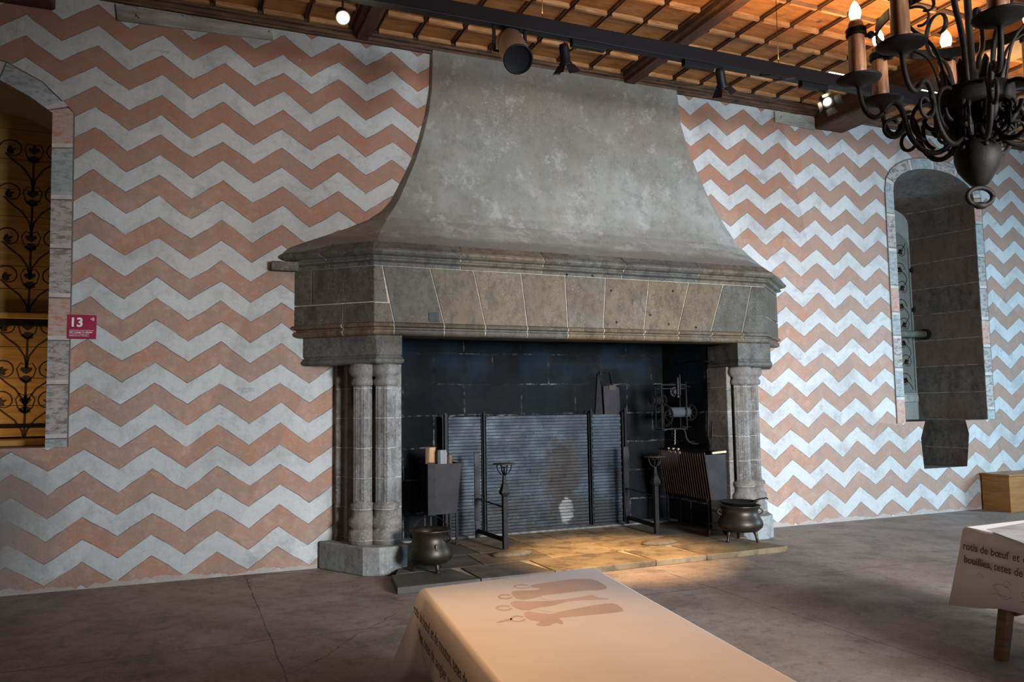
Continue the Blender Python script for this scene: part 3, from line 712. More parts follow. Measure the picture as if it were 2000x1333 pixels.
# piers, plinths and clustered shafts
def pier(fx, tint):
    poly = [(1.49,.0),(1.49,-.09),(1.565,-.10),(1.58,-.20),(1.66,-.25),(1.80,-.31),(2.02,-.34),(2.035,-.40),(2.10,-.40),(2.10,.0)]
    m = MB(); m.tint = tint; m.prism([(fx(p[0]), p[1]) for p in poly], .27, 2.065); m.build('jamb_pier', PIER, fp, bevel=.01)
    m = MB(); m.tint = tint
    m.prism([(fx(p[0]), p[1]) for p in [(1.335,.0),(1.335,-.04),(1.655,-.615),(1.80,-.70),(2.00,-.69),(2.10,-.62),(2.10,.0)]], .0, .275); m.build('plinth', PLINTH, fp, bevel=.015, seg=3)
    sec = lambda a: 0.76 + .26*abs(math.cos(2*a))**.9 + (.05 if math.cos(8*a) > .55 else -.01)
    for (x, y, r) in ((1.705,-.375,.088),(1.925,-.44,.098)):
        m = MB(); m.tint = tint; m.lathe([(r,.66),(r,1.88)], (fx(x),y,0), 64, sec); sh = m.build('shaft', PIER, fp)
        # copies of the profile stay lobed in the capital and the base
        m = MB(); m.tint = .2; m.smooth = True
        m.lathe([(r*1.02,1.84),(r*1.25,1.85),(r*1.34,1.875),(r*1.3,1.90),(r*1.12,1.915),(r*1.1,1.93),(r*1.45,1.955),(r*1.60,1.985),(r*1.60,2.02),(r*1.5,2.04),(r*1.42,2.065)], (fx(x),y,0), 48, lambda a: .9+.08*abs(math.cos(2*a))+.02*math.cos(8*a))
        m.build('capital', PIER, sh)
        m = MB(); m.tint = .6; m.smooth = True
        m.lathe([(r*1.6,.27),(r*1.58,.40),(r*1.3,.42),(r*1.32,.43),(r*1.58,.455),(r*1.62,.49),(r*1.5,.525),(r*1.25,.545),(r*1.2,.60),(r*1.38,.615),(r*1.45,.64),(r*1.38,.665),(r*1.05,.68),(r*1.0,.70)], (fx(x),y,0), 48, lambda a: .93+.06*abs(math.cos(2*a)))
        m.build('base', PIER, sh)
pier(lambda x: x, .5)
pier(lambda x: 8.28-x, .45)
# firebox
m = MB(); YB = 1.0
m.box(1.9, FBX0, -.0, YB+.1, 0, 3.3); m.box(FBX1, FBX1+.3, 0, YB+.1, 0, 3.3); m.box(FBX0, FBX1, YB, YB+.1, 0, 3.3); m.box(FBX0, FBX1, .0, YB, 3.2, 3.3)
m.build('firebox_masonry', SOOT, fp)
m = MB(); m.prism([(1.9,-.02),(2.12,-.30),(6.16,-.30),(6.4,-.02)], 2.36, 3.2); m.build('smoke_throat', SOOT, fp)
# iron plate let into the lintel
pl = ony((847,620), -.6)
m = MB(); m.box(pl.x-.053, pl.x+.053, -.607, -.59, pl.z-.046, pl.z+.046); m.build('iron_plate', simple('dark_plate', (.012,.012,.014), .6), fp, bevel=.003)
m = MB()
for q in ((1193,568),(1314,569),(1270,616),(1204,630),(1306,634),(1359,640),(1107,537),(1157,539)):
    c = ony(q, -.6); m.lathe([(.012,0),(.009,.012),(.003,.016)], (0,0,0), 8) if False else m.add([(c.x+.014*math.cos(a), -.604, c.z+.014*math.sin(a)) for a in [PI*i/4 for i in range(8)]] + [(c.x, -.609, c.z)], [(i,(i+1)%8,8) for i in range(8)])
m.build('iron_stub', IRON, fp)['kind'] = 'stuff'

# hearth slab
def mat_slab():
    t = NT('worn_hearth_flagstone'); at = t.n('ShaderNodeAttribute'); at.attribute_name = 'tint'
    col = t.ramp(t.noise(2.0, 7, .65), [(.3, (.13,.092,.050)), (.7, (.25,.185,.105))])
    hs = t.n('ShaderNodeHueSaturation'); t.l(col, hs.inputs['Color']); t.l(t.ramp(at.outputs['Fac'], [(0, .35), (1, 1.3)]), hs.inputs['Value']); t.l(t.ramp(at.outputs['Fac'], [(0, .25), (.5, 1)]), hs.inputs['Saturation']); col = hs.outputs[0]
    col = t.mix(t.ramp(t.noise(5, 7, .7), [(.48, 0), (.62, .7)]), col, (.06,.045,.03))
    b = t.bump(t.noise(4, 6), .4, .03); b = t.bump(t.noise(50, 6, .8), .4, .005, b)
    return t.out(col, .7, b, spec=.3)
SLAB = mat_slab()
hs_ = thing('hearth_slab', 'low raised hearth of worn brown flagstones in front of and inside the fireplace', 'hearth', (4.1, -.3, 0))
ZS = .06
m = MB(); gg = .004
def quad(p, tint, z0=0.0, z1=ZS): m.tint = tint; m.prism(p, z0, z1)
# front row, middle row, inner rows; tints paint the spot-lit middle into the stones
fy = lambda x: -1.50 + (x-1.77)*.018
my = lambda x: -.93 + (x-2.1)*.05
iy = lambda x: -.30 + (x-2.1)*.02
xs = [1.77,2.55,3.30,4.43,5.05,6.12]; tn = [.05,.22,.55,.85,.7,.15]
for i in range(5):
    a, b_ = xs[i]+gg, xs[i+1]-gg
    if i == 0: a = 1.77
    quad([(a, fy(a)), (b_, fy(b_)), (b_-.1, my(b_)-gg), (a+(0 if i else .08), my(a)-gg)], tn[i])
xs = [2.11,2.8,3.55,4.35,5.2,6.15]; tn = [.1,.45,.95,.9,.55]
for i in range(5):
    a, b_ = xs[i]+gg, xs[i+1]-gg; quad([(a if i else 1.90, my(a)+gg if i else -.93), (b_, my(b_)+gg), (b_+.03, iy(b_)-gg), (a+.03 if i else 2.11, iy(a)-gg)], tn[i])
xs = [2.11,2.95,3.62,4.1,4.7,5.3,6.17]; tn = [.05,.6,1.0,.9,.95,.25]
for i in range(6):
    a, b_ = xs[i]+gg, xs[i+1]-gg; quad([(a+.03 if i else a, iy(a)+gg), (b_+.03 if i < 5 else b_, iy(b_)+gg), (b_, .72), (a, .72)], tn[i])
m.build('flagstones', SLAB, hs_, bevel=.006)
m = MB(); m.prism([(1.80,-1.47),(6.08,-1.40),(6.1,-.72),(6.17,-.6),(6.17,.98),(2.11,.98),(2.11,-.7),(1.95,-.85)], .001, ZS-.012); m.build('joint_bed', simple('sandy_joint', (.30,.25,.16), .95), hs_)
m = MB(); m.tint = .05; m.box(2.11, 6.17, .72, .98, .0, ZS+.02); m.build('ash_strip', simple('grey_ash', (.14,.135,.13), 1.0, var=.5, scale=20, b=.8), hs_, bevel=.01)
# worn stone pads under the firedogs
def pad(c, w_, name='stone_pad', label=''):
    m = MB(); rings = []
    for kz, sc in ((0,1.0),(.022,.97),(.040,.6),(.044,.25)):
        rings.append([(c[0] + w_*sc*math.cos(a), c[1] + .13*sc*math.sin(a), ZS + kz) for a in [2*PI*i/24 for i in range(24)]])
    m.tint = .35; m.smooth = True; m.loft(rings); return m.build(name, SLAB, hs_)
PA = onz((1000,1084), ZS); PB = onz((1288,1062), ZS)
pad(PA, .23); pad(PB, .23)

# ------------------------------------------------------------------ fireback of thin tiles between iron uprights
YFB = .86
def X(px_, y, py=900): return ony((px_, py), y).x
x0, x1 = X(868, YFB), X(1224, YFB)
ztop = ony((1050, 812), YFB).z
fb = thing('fireback', 'tall fireback of thin sooty tiles held between black iron uprights', 'fireback', ((x0+x1)/2, YFB, ZS))
def mat_tiles():
    t = NT('sooty_tiles'); at = t.n('ShaderNodeAttribute'); at.attribute_name = 'tint'
    col = t.ramp(t.noise(3.2, 7, .7), [(.3, (.008,.011,.015)), (.5, (.022,.032,.044)), (.7, (.050,.075,.10))])
    x, y, z = t.sep()
    # burnt tongue of soot rising over the middle of the panel
    dx = t.math('DIVIDE', t.math('ABSOLUTE', t.math('SUBTRACT', x, X(1095, YFB))), .30)
    dz = t.math('DIVIDE', t.math('ABSOLUTE', t.math('SUBTRACT', z, .68)), .52)
    dd = t.math('ADD', t.math('SQRT', t.math('ADD', t.math('MULTIPLY', dx, dx), t.math('MULTIPLY', dz, dz))), t.math('MULTIPLY', t.math('SUBTRACT', t.noise(5, 7, .7), .5), 2.0))
    col = t.mix(t.ramp(dd, [(.75, .92), (1.15, 0)]), col, (.022,.016,.012))
    col = t.mix(t.ramp(t.math('ADD', t.noise(2.2, 6, .8), t.math('MULTIPLY', z, -.16)), [(.42, 0), (.52, .9)]), col, (.016,.014,.013))
    px_, pz_ = X(1104, YFB), .28
    ex = t.math('DIVIDE', t.math('SUBTRACT', x, px_), .10); ez = t.math('DIVIDE', t.math('SUBTRACT', z, pz_), .17)
    ee = t.math('ADD', t.math('ADD', t.math('MULTIPLY', ex, ex), t.math('MULTIPLY', ez, ez)), t.math('MULTIPLY', t.math('SUBTRACT', t.noise(9, 6, .8), .5), 3.5))
    col = t.mix(t.ramp(ee, [(.6, .85), (1.1, 0)]), col, (.20,.195,.19))
    hs = t.n('ShaderNodeHueSaturation'); t.l(col, hs.inputs['Color']); t.l(t.ramp(at.outputs['Fac'], [(0, .7), (1, 1.35)]), hs.inputs['Value'])
    b = t.bump(t.noise(22, 6, .7), .5, .008)
    return t.out(hs.outputs[0], t.ramp(t.noise(6, 5), [(.3, .35), (.7, .7)]), b, spec=.3)
TILE = mat_tiles()
m = MB(); m.box(x0+.02, x1-.02, YFB+.035, YB-.001, ZS-.05, ztop-.01); m.build('backing', simple('black_joint', (.008,.009,.011), .8), fb)
cols_ = [(X(876,YFB), X(940,YFB)), (X(950,YFB), X(1148,YFB)), (X(1157,YFB), X(1214,YFB))]
for a, b_ in cols_:
    m = MB(); z = ZS; i = 0
    while z < ztop - .01:
        h = .040; off = 0
        cuts_ = [a]; q = a + .12 + .2*R_.random()
        while q < b_-.08: cuts_.append(q); q += .26 + .1*R_.random()
        cuts_.append(b_)
        if b_-a < .6: cuts_ = [a + (.012 if i % 2 and a > 4.9 else 0), b_ - (.012 if i % 2 and a > 4.9 else 0)]
        for j in range(len(cuts_)-1):
            m.tint = .25 + .5*R_.random(); yy = YFB + R_.uniform(-.003, .003)
            m.box(cuts_[j]+.001, cuts_[j+1]-.001, yy, YFB+.04, z+.005, z+h-.003)
        z += h; i += 1
    m.build('tile_panel', TILE, fb)
for px_, hh, dw in ((869,.05,.028),(944,.06,.018),(1153,.07,.018),(1220,.07,.026)):
    x = X(px_, YFB); m = MB(); m.prismx([(YFB-.05,ZS),(YFB+.06,ZS),(YFB+.06,ztop+hh-.05),(YFB-.05,ztop+hh)], x-dw/2, x+dw/2); m.box(x-dw*1.2, x+dw*1.2, YFB-.012, YFB+.0, ZS, ztop+.02)
    m.build('iron_upright', IRON, fb)

# ------------------------------------------------------------------ firedogs
FA = onz((987,1076), ZS); FBk = onz((933,1058), ZS)
def firedog(loc, label, length, dx):
    t_ = thing('firedog', label, 'firedog', loc, 0, 'pair of wrought iron firedogs')
    x, y, z = loc
    H = .98
    def bx(m, cx_, cy_, w_, d_, z0, z1, w2=None, d2=None):
        w2 = w_ if w2 is None else w2; d2 = d_ if d2 is None else d2
        m.loft([[(x+cx_-w_/2,y+cy_-d_/2,z+z0),(x+cx_+w_/2,y+cy_-d_/2,z+z0),(x+cx_+w_/2,y+cy_+d_/2,z+z0),(x+cx_-w_/2,y+cy_+d_/2,z+z0)],
                [(x+cx_-w2/2,y+cy_-d2/2,z+z1),(x+cx_+w2/2,y+cy_-d2/2,z+z1),(x+cx_+w2/2,y+cy_+d2/2,z+z1),(x+cx_-w2/2,y+cy_+d2/2,z+z1)]])
    m = MB(); bx(m,0,0,.052,.052,0,.56); bx(m,0,0,.052,.052,.56,.60,.105,.09); bx(m,0,0,.105,.09,.60,.70,.045,.045); bx(m,0,0,.045,.045,.70,.80,.03,.03)
    m.build('front_post', IRON, t_, bevel=.004)
    m = MB(); m.smooth = True
    for ax in ((1,0),(0,1)):
        m.tube([(x+ax[0]*.085*math.cos(a), y+ax[1]*.085*math.cos(a), z+.90+.11*math.sin(a)) for a in [PI + PI*i/14 for i in range(15)]], .008, 8)
    m.tube([(x+.055*math.cos(a), y, z+.93+.055*math.sin(a)) for a in [PI + PI*i/10 for i in range(11)]], .007, 8)
    m.tube([(x,y,z+.78),(x,y,z+.88)], .012, 8)
    m.build('cup_cage', IRON, t_)
    m = MB(); m.smooth = True; m.lathe([(.02,.0),(.12,.004),(.13,.012),(.125,.018),(.02,.014)], (x,y,z+.90), 28); m.build('dish', IRONR, t_)
    rx, ry = x+dx, y+length
    m = MB(); bx(m,dx,length,.06,.02,0.02,.12,.05,.03); bx(m,dx,length,.05,.03,.12,.22,.07,.014); bx(m,dx,length,.07,.014,.22,1.0); m.build('rear_post', SHEET, t_, bevel=.003)
    m = MB(); m.tube([(x,y,z+.09),(rx,ry,z+.10)], .026, 4); m.build('log_bar', IRON, t_)
    m = MB(); m.tube([(x,y,z+.44),(rx,ry,z+.47)], .02, 4, (1.4,.5)); m.build('cross_bar', IRONR, t_)
    return t_
L1 = FBk.y - FA.y
firedog((FA.x, FA.y, ZS+.02), 'wrought iron firedog with cup top, standing left in the hearth before the tile fireback', max(.55, L1), FBk.x-FA.x)
GA = onz((1283,1046), ZS); GB = onz((1226,1030), ZS)
firedog((GA.x, GA.y, ZS+.02), 'wrought iron firedog with cup top, standing beside the slatted basket grill', max(.55, GB.y-GA.y), GB.x-GA.x)

# ------------------------------------------------------------------ log stand with firewood
yl = .45; xl = X(860, yl, 950); zt_ = ony((850, 905), yl).z; zb_ = ony((850, 1003), yl).z
wl = X(893, yl) - X(829, yl)
ls = thing('log_stand', 'tapered sheet iron log stand on legs beside the left jamb', 'log holder', (xl, yl, ZS))
m = MB(); wt, wb = wl/2, wl/2*.78; d = .15
def shell(m, x, y, z0, z1, wb, wt, d0, d1, th=.006):
    b4 = [(x-wb,y-d0,z0),(x+wb,y-d0,z0),(x+wb,y+d0,z0),(x-wb,y+d0,z0)]; t4 = [(x-wt,y-d1,z1),(x+wt,y-d1,z1),(x+wt,y+d1,z1),(x-wt,y+d1,z1)]
    bi = [(x-wb+th,y-d0+th,z0+th),(x+wb-th,y-d0+th,z0+th),(x+wb-th,y+d0-th,z0+th),(x-wb+th,y+d0-th,z0+th)]; ti = [(x-wt+th,y-d1+th,z1),(x+wt-th,y-d1+th,z1),(x+wt-th,y+d1-th,z1),(x-wt+th,y+d1-th,z1)]
    m.add(b4+t4+bi+ti, [(3,2,1,0),(0,1,5,4),(1,2,6,5),(2,3,7,6),(3,0,4,7),(8,9,10,11),(9,8,12,13),(10,9,13,14),(11,10,14,15),(8,11,15,12),(4,5,13,12),(5,6,14,13),(6,7,15,14),(7,4,12,15)])
shell(m, xl, yl, zb_, zt_, wb, wt, .13, .18); m.build('bin', SHEET, ls)
m = MB(); m.box(xl-wt-.01, xl-wt+.075, yl-.20, yl-.178, zb_, zt_+.02); m.build('corner_flange', IRON, ls)
for sx in (-1, 1):
    for sy in (-1, 1):
        m = MB(); m.box(xl+sx*wb-.012, xl+sx*wb+.012, yl+sy*.12-.012, yl+sy*.12+.012, ZS+.005, zb_+.02); m.build('leg', IRON, ls)
BARK = mat_wood('bark', (.06,.035,.02), (.12,.07,.04), (.2,.12,.07), (6,6,1)); CUTW = mat_wood('split_wood', (.34,.19,.09), (.48,.30,.16), (.58,.42,.27), (6,6,1), knots=False); GREYW = mat_wood('grey_split_wood', (.12,.12,.13), (.20,.20,.21), (.28,.27,.26), (6,6,1), knots=False)
logs = [(-.10,.04,.056,.18,CUTW,'pale split log with reddish bark, leftmost in the log stand'),(.0,-.05,.062,.15,GREYW,'grey weathered split log standing in front in the log stand'),(.055,.06,.038,.12,CUTW,'thin pale split log tucked right of the grey log in the log stand'),(.122,.02,.034,.09,BARK,'dark bark-covered log at the right end of the log stand')]
for dx, dy, r, up, mt, lb in logs:
    m = MB(); rr = random.Random(int(r*1e4)); base = [(r*(.8+.35*rr.random())*math.cos(a), r*(.8+.35*rr.random())*math.sin(a)) for a in [2*PI*i/9 for i in range(9)]]
    m.loft([[(xl+dx+p[0]*s_, yl+dy+p[1]*s_ + (0 if q else 0), zb_+.01+(zt_+up-zb_-.01)*q) for p in base] for q, s_ in ((0,.7),(.3,.85),(.7,1),(.95,1.02),(1,.9))])
    o = m.build('firewood_log', mt, None, bevel=.003); tag(o, lb, 'log', 'firewood in the log stand')

# ------------------------------------------------------------------ cauldrons
def cauldron(loc, r, h, label, spin, lg=.155):
    t_ = thing('cauldron', label, 'cauldron', loc, 0)
    x, y, z = loc; m = MB(); m.smooth = True
    pr = [(.05,.155),(.50,.16),(.78,.20),(.95,.30),(1.0,.40),(.97,.50),(.90,.60),(.82,.70),(.78,.80),(.80,.88),(.88,.96),(.92,1.0),(.89,1.01),(.80,.93),(.74,.86),(.73,.80),(.78,.70),(.85,.60),(.92,.50),(.95,.40),(.88,.30),(.70,.23),(.05,.19)]
    m.lathe([(a*r, (lg+(b-.155)/.845*(1-lg))*h) for a, b in pr], (x,y,z), 40); m.build('pot_body', BRONZE, t_)
    for kx in range(3):
        a = spin + 2*PI*kx/3; m = MB(); m.smooth = True
        px_, py_ = x+math.cos(a)*r*.62, y+math.sin(a)*r*.62
        m.tube([(px_,py_,z+h*(lg+.09)),(x+math.cos(a)*r*.70,y+math.sin(a)*r*.70,z+h*lg*.75),(x+math.cos(a)*r*.74,y+math.sin(a)*r*.74,z+.012),(x+math.cos(a)*r*.80,y+math.sin(a)*r*.80,z+.003)], [.03,.02,.015,.018], 10); m.build('leg', BRONZE, t_)
    for sg in (0, PI):
        a = spin + .6 + sg; m = MB(); m.smooth = True; ux, uy = math.cos(a), math.sin(a)
        m.tube([(x+ux*r*(.82+.20*math.sin(PI*i/10)), y+uy*r*(.82+.20*math.sin(PI*i/10)), z+h*(.92-.20*i/10)) for i in range(11)], .009, 8); m.build('ear', BRONZE, t_)
    return t_
CL = Vector((onz((851,1122), ZS).x, onz((851,1122), ZS).y + .17, ZS))
cl = cauldron((CL.x, CL.y, ZS), .218, .39, 'black bronze three-legged cauldron with bail handle at the left front of the hearth', -PI/2+.15, .17)
x, y, z = CL; m = MB(); m.smooth = True
a = -PI/2+.15+.6; ux, uy = math.cos(a), math.sin(a)
m.tube([(x+ux*.2*math.cos(q)+.05*math.sin(q), y+uy*.2*math.cos(q)+.10*math.sin(q), z+.35+.15*math.sin(q)) for q in [PI*i/18 for i in range(19)]], .006, 8); m.build('bail_handle', IRON, cl)
m = MB(); m.smooth = True; m.box(x-.012, x+.012, y-.205, y-.16, z+.17, z+.27); m.build('front_lug', BRONZE, cl, bevel=.004)
CRp = onz((1466,1062), ZS); CR_ = Vector((CRp.x, CRp.y+.16, ZS))
cr = cauldron((CR_.x, CR_.y, ZS), .250, .405, 'squat grey bronze three-legged cauldron at the right end of the hearth', -PI/2+.55, .27)
x, y, z = CR_
ld = thing('ladle_pan', 'black iron pan with long spout lying across the mouth of the right cauldron', 'pan', (x, y, z+.411))
m = MB(); m.smooth = True; m.lathe([(.02,.0),(.17,.004),(.21,.035),(.215,.04),(.20,.04),(.165,.012),(.02,.008)], (x-.02,y,z+.411), 30); m.build('pan_bowl', IRON, ld)
m = MB(); m.smooth = True; m.tube([(x+.16,y-.02,z+.437),(x+.25,y-.04,z+.462),(x+.33,y-.06,z+.472),(x+.345,y-.062,z+.458)], [.016,.015,.014,.01], 8, (1.3,.6)); m.build('handle', IRON, ld)

# ------------------------------------------------------------------ basket grill on wheels
gr = thing('basket_grill', 'slatted iron roasting basket on a wheeled stand at the right of the hearth', 'roasting grill', (5.75, -.05, ZS))
ff = onz((1366,1052), ZS); 
A0 = ony((1376,886), -.55); A1 = ony((1390,978), -.55); Bq = ony((1416,884), -.55)
zT, zB = A0.z, A1.z; xa, xb, xc = A0.x, A1.x, Bq.x
far = .45; xfa = X(1287, far, 870); xfb = X(1300, far, 955)
m = MB(); nb = 20
for i in range(nb+1):
    u = i/nb; p0 = Vector((xa,-.55,zT)).lerp(Vector((xfa,far,zT)), u); p1 = Vector((xb,-.55,zB)).lerp(Vector((xfb,far,zB)), u)
    m.tube([p0, p1], .0055, 4, (1.2,1.2))
o = m.build('slats', simple('brown_slats', (.085,.05,.035), .55, .2), gr)
for pa_, pb_ in (((xa,-.55,zT),(xfa,far,zT+.02)),((xb,-.55,zB),(xfb,far,zB)),((xc,-.55,zT),(xfa+.30,far,zT)),((xfa,far,zT),(xfa+.30,far,zT))):
    m = MB(); m.tube([pa_, pb_], .012, 4); m.build('rail', IRON, gr)
m = MB(); m.prismy([(xa,zT-.02),(xb,zB),(xc,zB),(xc,zT-.02)], -.56, -.545); m.build('end_plate', SHEET, gr)
m = MB(); m.prismy([(xfa,zT-.02),(xfb,zB),(xfb+.2,zB),(xfa+.3,zT-.02)], far, far+.012); m.build('back_plate', IRON, gr)
m = MB(); m.add([(xb,-.54,zB),(xc,-.54,zB),(xfb+.2,far,zB),(xfb,far,zB),(xb,-.54,zB+.01),(xc,-.54,zB+.01),(xfb+.2,far,zB+.01),(xfb,far,zB+.01)], [(0,1,2,3),(4,5,6,7),(0,1,5,4),(1,2,6,5),(2,3,7,6),(3,0,4,7)]); m.build('drip_plate', IRON, gr)
m = MB(); m.add([(xc,-.54,zB),(xc,-.54,zT),(xfa+.30,far,zT),(xfb+.2,far,zB),(xc+.008,-.54,zB),(xc+.008,-.54,zT),(xfa+.308,far,zT),(xfb+.208,far,zB)], [(0,1,2,3),(4,5,6,7),(0,1,5,4),(1,2,6,5),(2,3,7,6),(3,0,4,7)]); m.build('rear_sheet', IRON, gr)
for (lx, ly) in ((xb-.02,-.50),(xc-.02,-.50),(xfb,far-.05),(xfb+.19,far-.05)):
    m = MB(); m.tube([(lx,ly,zB+.01),(lx,ly,ZS+.03)], .013, 4); m.build('leg', IRON, gr)
m = MB(); m.tube([(xb-.02,-.50,ZS+.14),(xc-.02,-.50,ZS+.17)], .007, 6); m.tube([(xfb,far-.05,ZS+.17),(xb-.02,-.50,ZS+.14)], .007, 6); m.build('stretcher', IRON, gr)
for (lx, ly) in ((xb-.05,-.50),(xc+.0,-.50)):
    m = MB(); m.smooth = True; m.M = T(lx, ly-.015, ZS+.045) @ Matrix.Rotation(PI/2, 4, 'Y'); m.lathe([(.012,-.012),(.04,-.010),(.045,0),(.04,.010),(.012,.012)], (0,0,0), 20); m.build('wheel', IRONR, gr)
FLUTE = simple('pale_wood', (.50,.40,.28), .7, var=.2)
m = MB(); m.M = T(xc-.11, -.58, zT+.005) @ Matrix.Rotation(-.05, 4, 'Y'); m.box(-.10, .10, -.012, .012, -.012, .014)
tag(m.build('wooden_peg', FLUTE, bevel=.004), 'pale wooden peg lying along the top of the grill end plate', 'peg')
for i, q in enumerate((.55,.66,.77)):
    p0 = Vector((xa,-.55,zT)).lerp(Vector((xfa,far,zT)), q); m = MB(); m.tube([p0 + Vector((.02,0,-.03)), p0 + Vector((-.005,0,.035))], .014, 6)
    m.build('handle_tip', FLUTE, gr)

# ------------------------------------------------------------------ spit jack hanging on the right of the firebox
yj = .22
def J(px_, py_, dy=0): p = ony((px_, py_), yj+dy); return p
sj = thing('spit_jack', 'black iron clockwork spit jack with toothed wheels and a rope drum hung in the firebox', 'spit jack', tuple(J(1317,800)))
m = MB()
P1, P2 = J(1291,752), J(1342,838)
for dy in (0, .14):
    for x in (P1.x, P2.x): m.box(x-.008, x+.008, yj+dy-.006, yj+dy+.006, P2.z, P1.z)
    m.box(P1.x-.008, P2.x+.008, yj+dy-.006, yj+dy+.006, P1.z-.008, P1.z+.008); m.box(P1.x, P2.x, yj+dy-.006, yj+dy+.006, P1.z-.055, P1.z-.043); m.box(P1.x-.008, P2.x+.008, yj+dy-.006, yj+dy+.006, P2.z-.008, P2.z+.008)
for x in (P1.x, P2.x):
    for zz in (P1.z, P2.z): m.box(x-.007, x+.007, yj, yj+.14, zz-.007, zz+.007)
m.build('frame', IRON, sj)
def wheel(cxp, cyp, r, dy, teeth, name, tilt, parent=sj, th=.018):
    c = J(cxp, cyp, dy); m = MB(); m.M = T(*c) @ Matrix.Rotation(tilt, 4, 'Z') @ Matrix.Rotation(PI/2, 4, 'Y')
    n = teeth*2; ro = [(r*(1 if i % 2 else .93)*math.cos(2*PI*i/n), r*(1 if i % 2 else .93)*math.sin(2*PI*i/n)) for i in range(n)]; ri = [(r*.80*math.cos(2*PI*i/n), r*.80*math.sin(2*PI*i/n)) for i in range(n)]
    v = [(p[0],p[1],z) for z in (-th/2, th/2) for p in ro+ri]; f = []
    for i in range(n):
        j = (i+1) % n; f += [(i,j,n+j,n+i), (2*n+i,3*n+i,3*n+j,2*n+j), (i,2*n+i,2*n+j,j), (n+i,n+j,3*n+j,3*n+i)]
    m.add(v, f)
    for a in (0, PI/4, PI/2, 3*PI/4): m.tube([(-r*.82*math.cos(a), -r*.82*math.sin(a), 0), (r*.82*math.cos(a), r*.82*math.sin(a), 0)], .008, 6)
    m.lathe([(.025,-.03),(.025,.03)], (0,0,0), 12); m.build(name, IRON, parent)
wheel(1296,812, .155, .06, 28, 'great_wheel', .35); wheel(1292,782, .085, .03, 18, 'second_wheel', .35); wheel(1318,766, .065, .02, 14, 'escape_wheel', 1.3)
wheel(1348,806, .11, .06, 20, 'rear_wheel', .35)
m = MB(); m.smooth = True
for kx in range(4): m.M = T(*J(1274+5*kx,783,-.02)) @ Matrix.Rotation(.3, 4, 'Z') @ Matrix.Rotation(PI/2, 4, 'Y'); m.lathe([(.03,-.006),(.062-.008*abs(kx-1.5),-.004),(.062-.008*abs(kx-1.5),.004),(.03,.006)], (0,0,0), 18)
m.build('pulley_stack', IRON, sj)
m = MB(); m.smooth = True; a, b_ = J(1306,806,.07), J(1346,806,.07); m.M = T(*a) @ Matrix.Rotation(PI/2, 4, 'Y'); Ld = (b_-a).length
m.lathe([(.02,0)] + [(.062+.006*(i % 2), Ld*i/24) for i in range(1,24)] + [(.02,Ld)], (0,0,0), 20); m.build('rope_drum', simple('grey_rope', (.045,.052,.06), .8), sj)
m = MB(); m.smooth = True
m.tube([J(1297,842),J(1302,839),J(1310,838),J(1330,838),J(1336,839),J(1339,846),J(1340,855),J(1345,863),J(1353,867),J(1365,867),J(1381,866)], .011, 8); m.build('crank_arm', SHEET, sj)
m = MB(); m.box(*sum([[q-.012,q+.012] for q in (J(1321,752).x,)],[]), yj-.04, yj-.028, J(1321,772).z, J(1321,738).z); m.box(J(1325,752).x-.006, J(1325,752).x+.006, yj-.04, yj-.02, J(1325,772).z, J(1325,732).z); m.lathe([(.004,-.02),(.02,-.01),(.02,.01),(.004,.02)], tuple(J(1324,775,-.035)), 12); m.build('pendulum', SHEET, sj)
m = MB(); m.smooth = True; pts = [(J(1321,838+i*1.0).x+.004*math.sin(i), yj+.03, J(1321,838+i*1.0).z) for i in range(32)]
m.tube(pts, [.005+.003*(i % 2) for i in range(32)], 6); m.build('chain', simple('pale_chain', (.25,.24,.22), .6, .5), sj)
for zz in (P1.z-.02, P2.z+.02):
    m = MB(); m.tube([(P2.x, yj+.14, zz), (FBX1-.004, yj+.14, zz)], .010, 6); m.build('wall_bracket', IRON, sj)
# hanging fire tongs and a bar above
tg = thing('fire_tongs', 'long thin black fire tongs hanging beside the spit jack', 'fire tongs', tuple(J(1388,752,-.30)))
m = MB(); m.smooth = True; m.tube([J(1386,748,-.30),J(1387,765,-.30),J(1383,800,-.30),J(1383,850,-.30),J(1387,876,-.30)], .006, 6); m.build('tong_arm', SHEET, tg)
m = MB(); m.smooth = True; m.tube([J(1389,748,-.30),J(1390,765,-.30),J(1391,800,-.30),J(1391,850,-.30),J(1388,876,-.30)], .006, 6); m.build('tong_arm', SHEET, tg)
m = MB(); m.smooth = True; m.tube([J(1384,744,-.30),J(1388,738,-.30),J(1392,744,-.30),J(1388,750,-.30),J(1384,744,-.30)], .005, 6); m.build('hanging_loop', SHEET, tg)
HA, HB = onx((1343,706), 6.10), onx((1404,707), 6.10)
hb = thing('hanging_rail', 'short horizontal iron rail bracketed high on the right side wall of the firebox', 'iron rail', tuple((HA+HB)/2))
m = MB(); m.smooth = True; m.tube([HA, HB], .012, 8); m.build('rod', IRON, hb)
for q in (HA, HB):
    m = MB(); m.tube([q, (FBX1-.002, q.y, q.z)], .012, 6); m.build('bracket', IRON, hb)
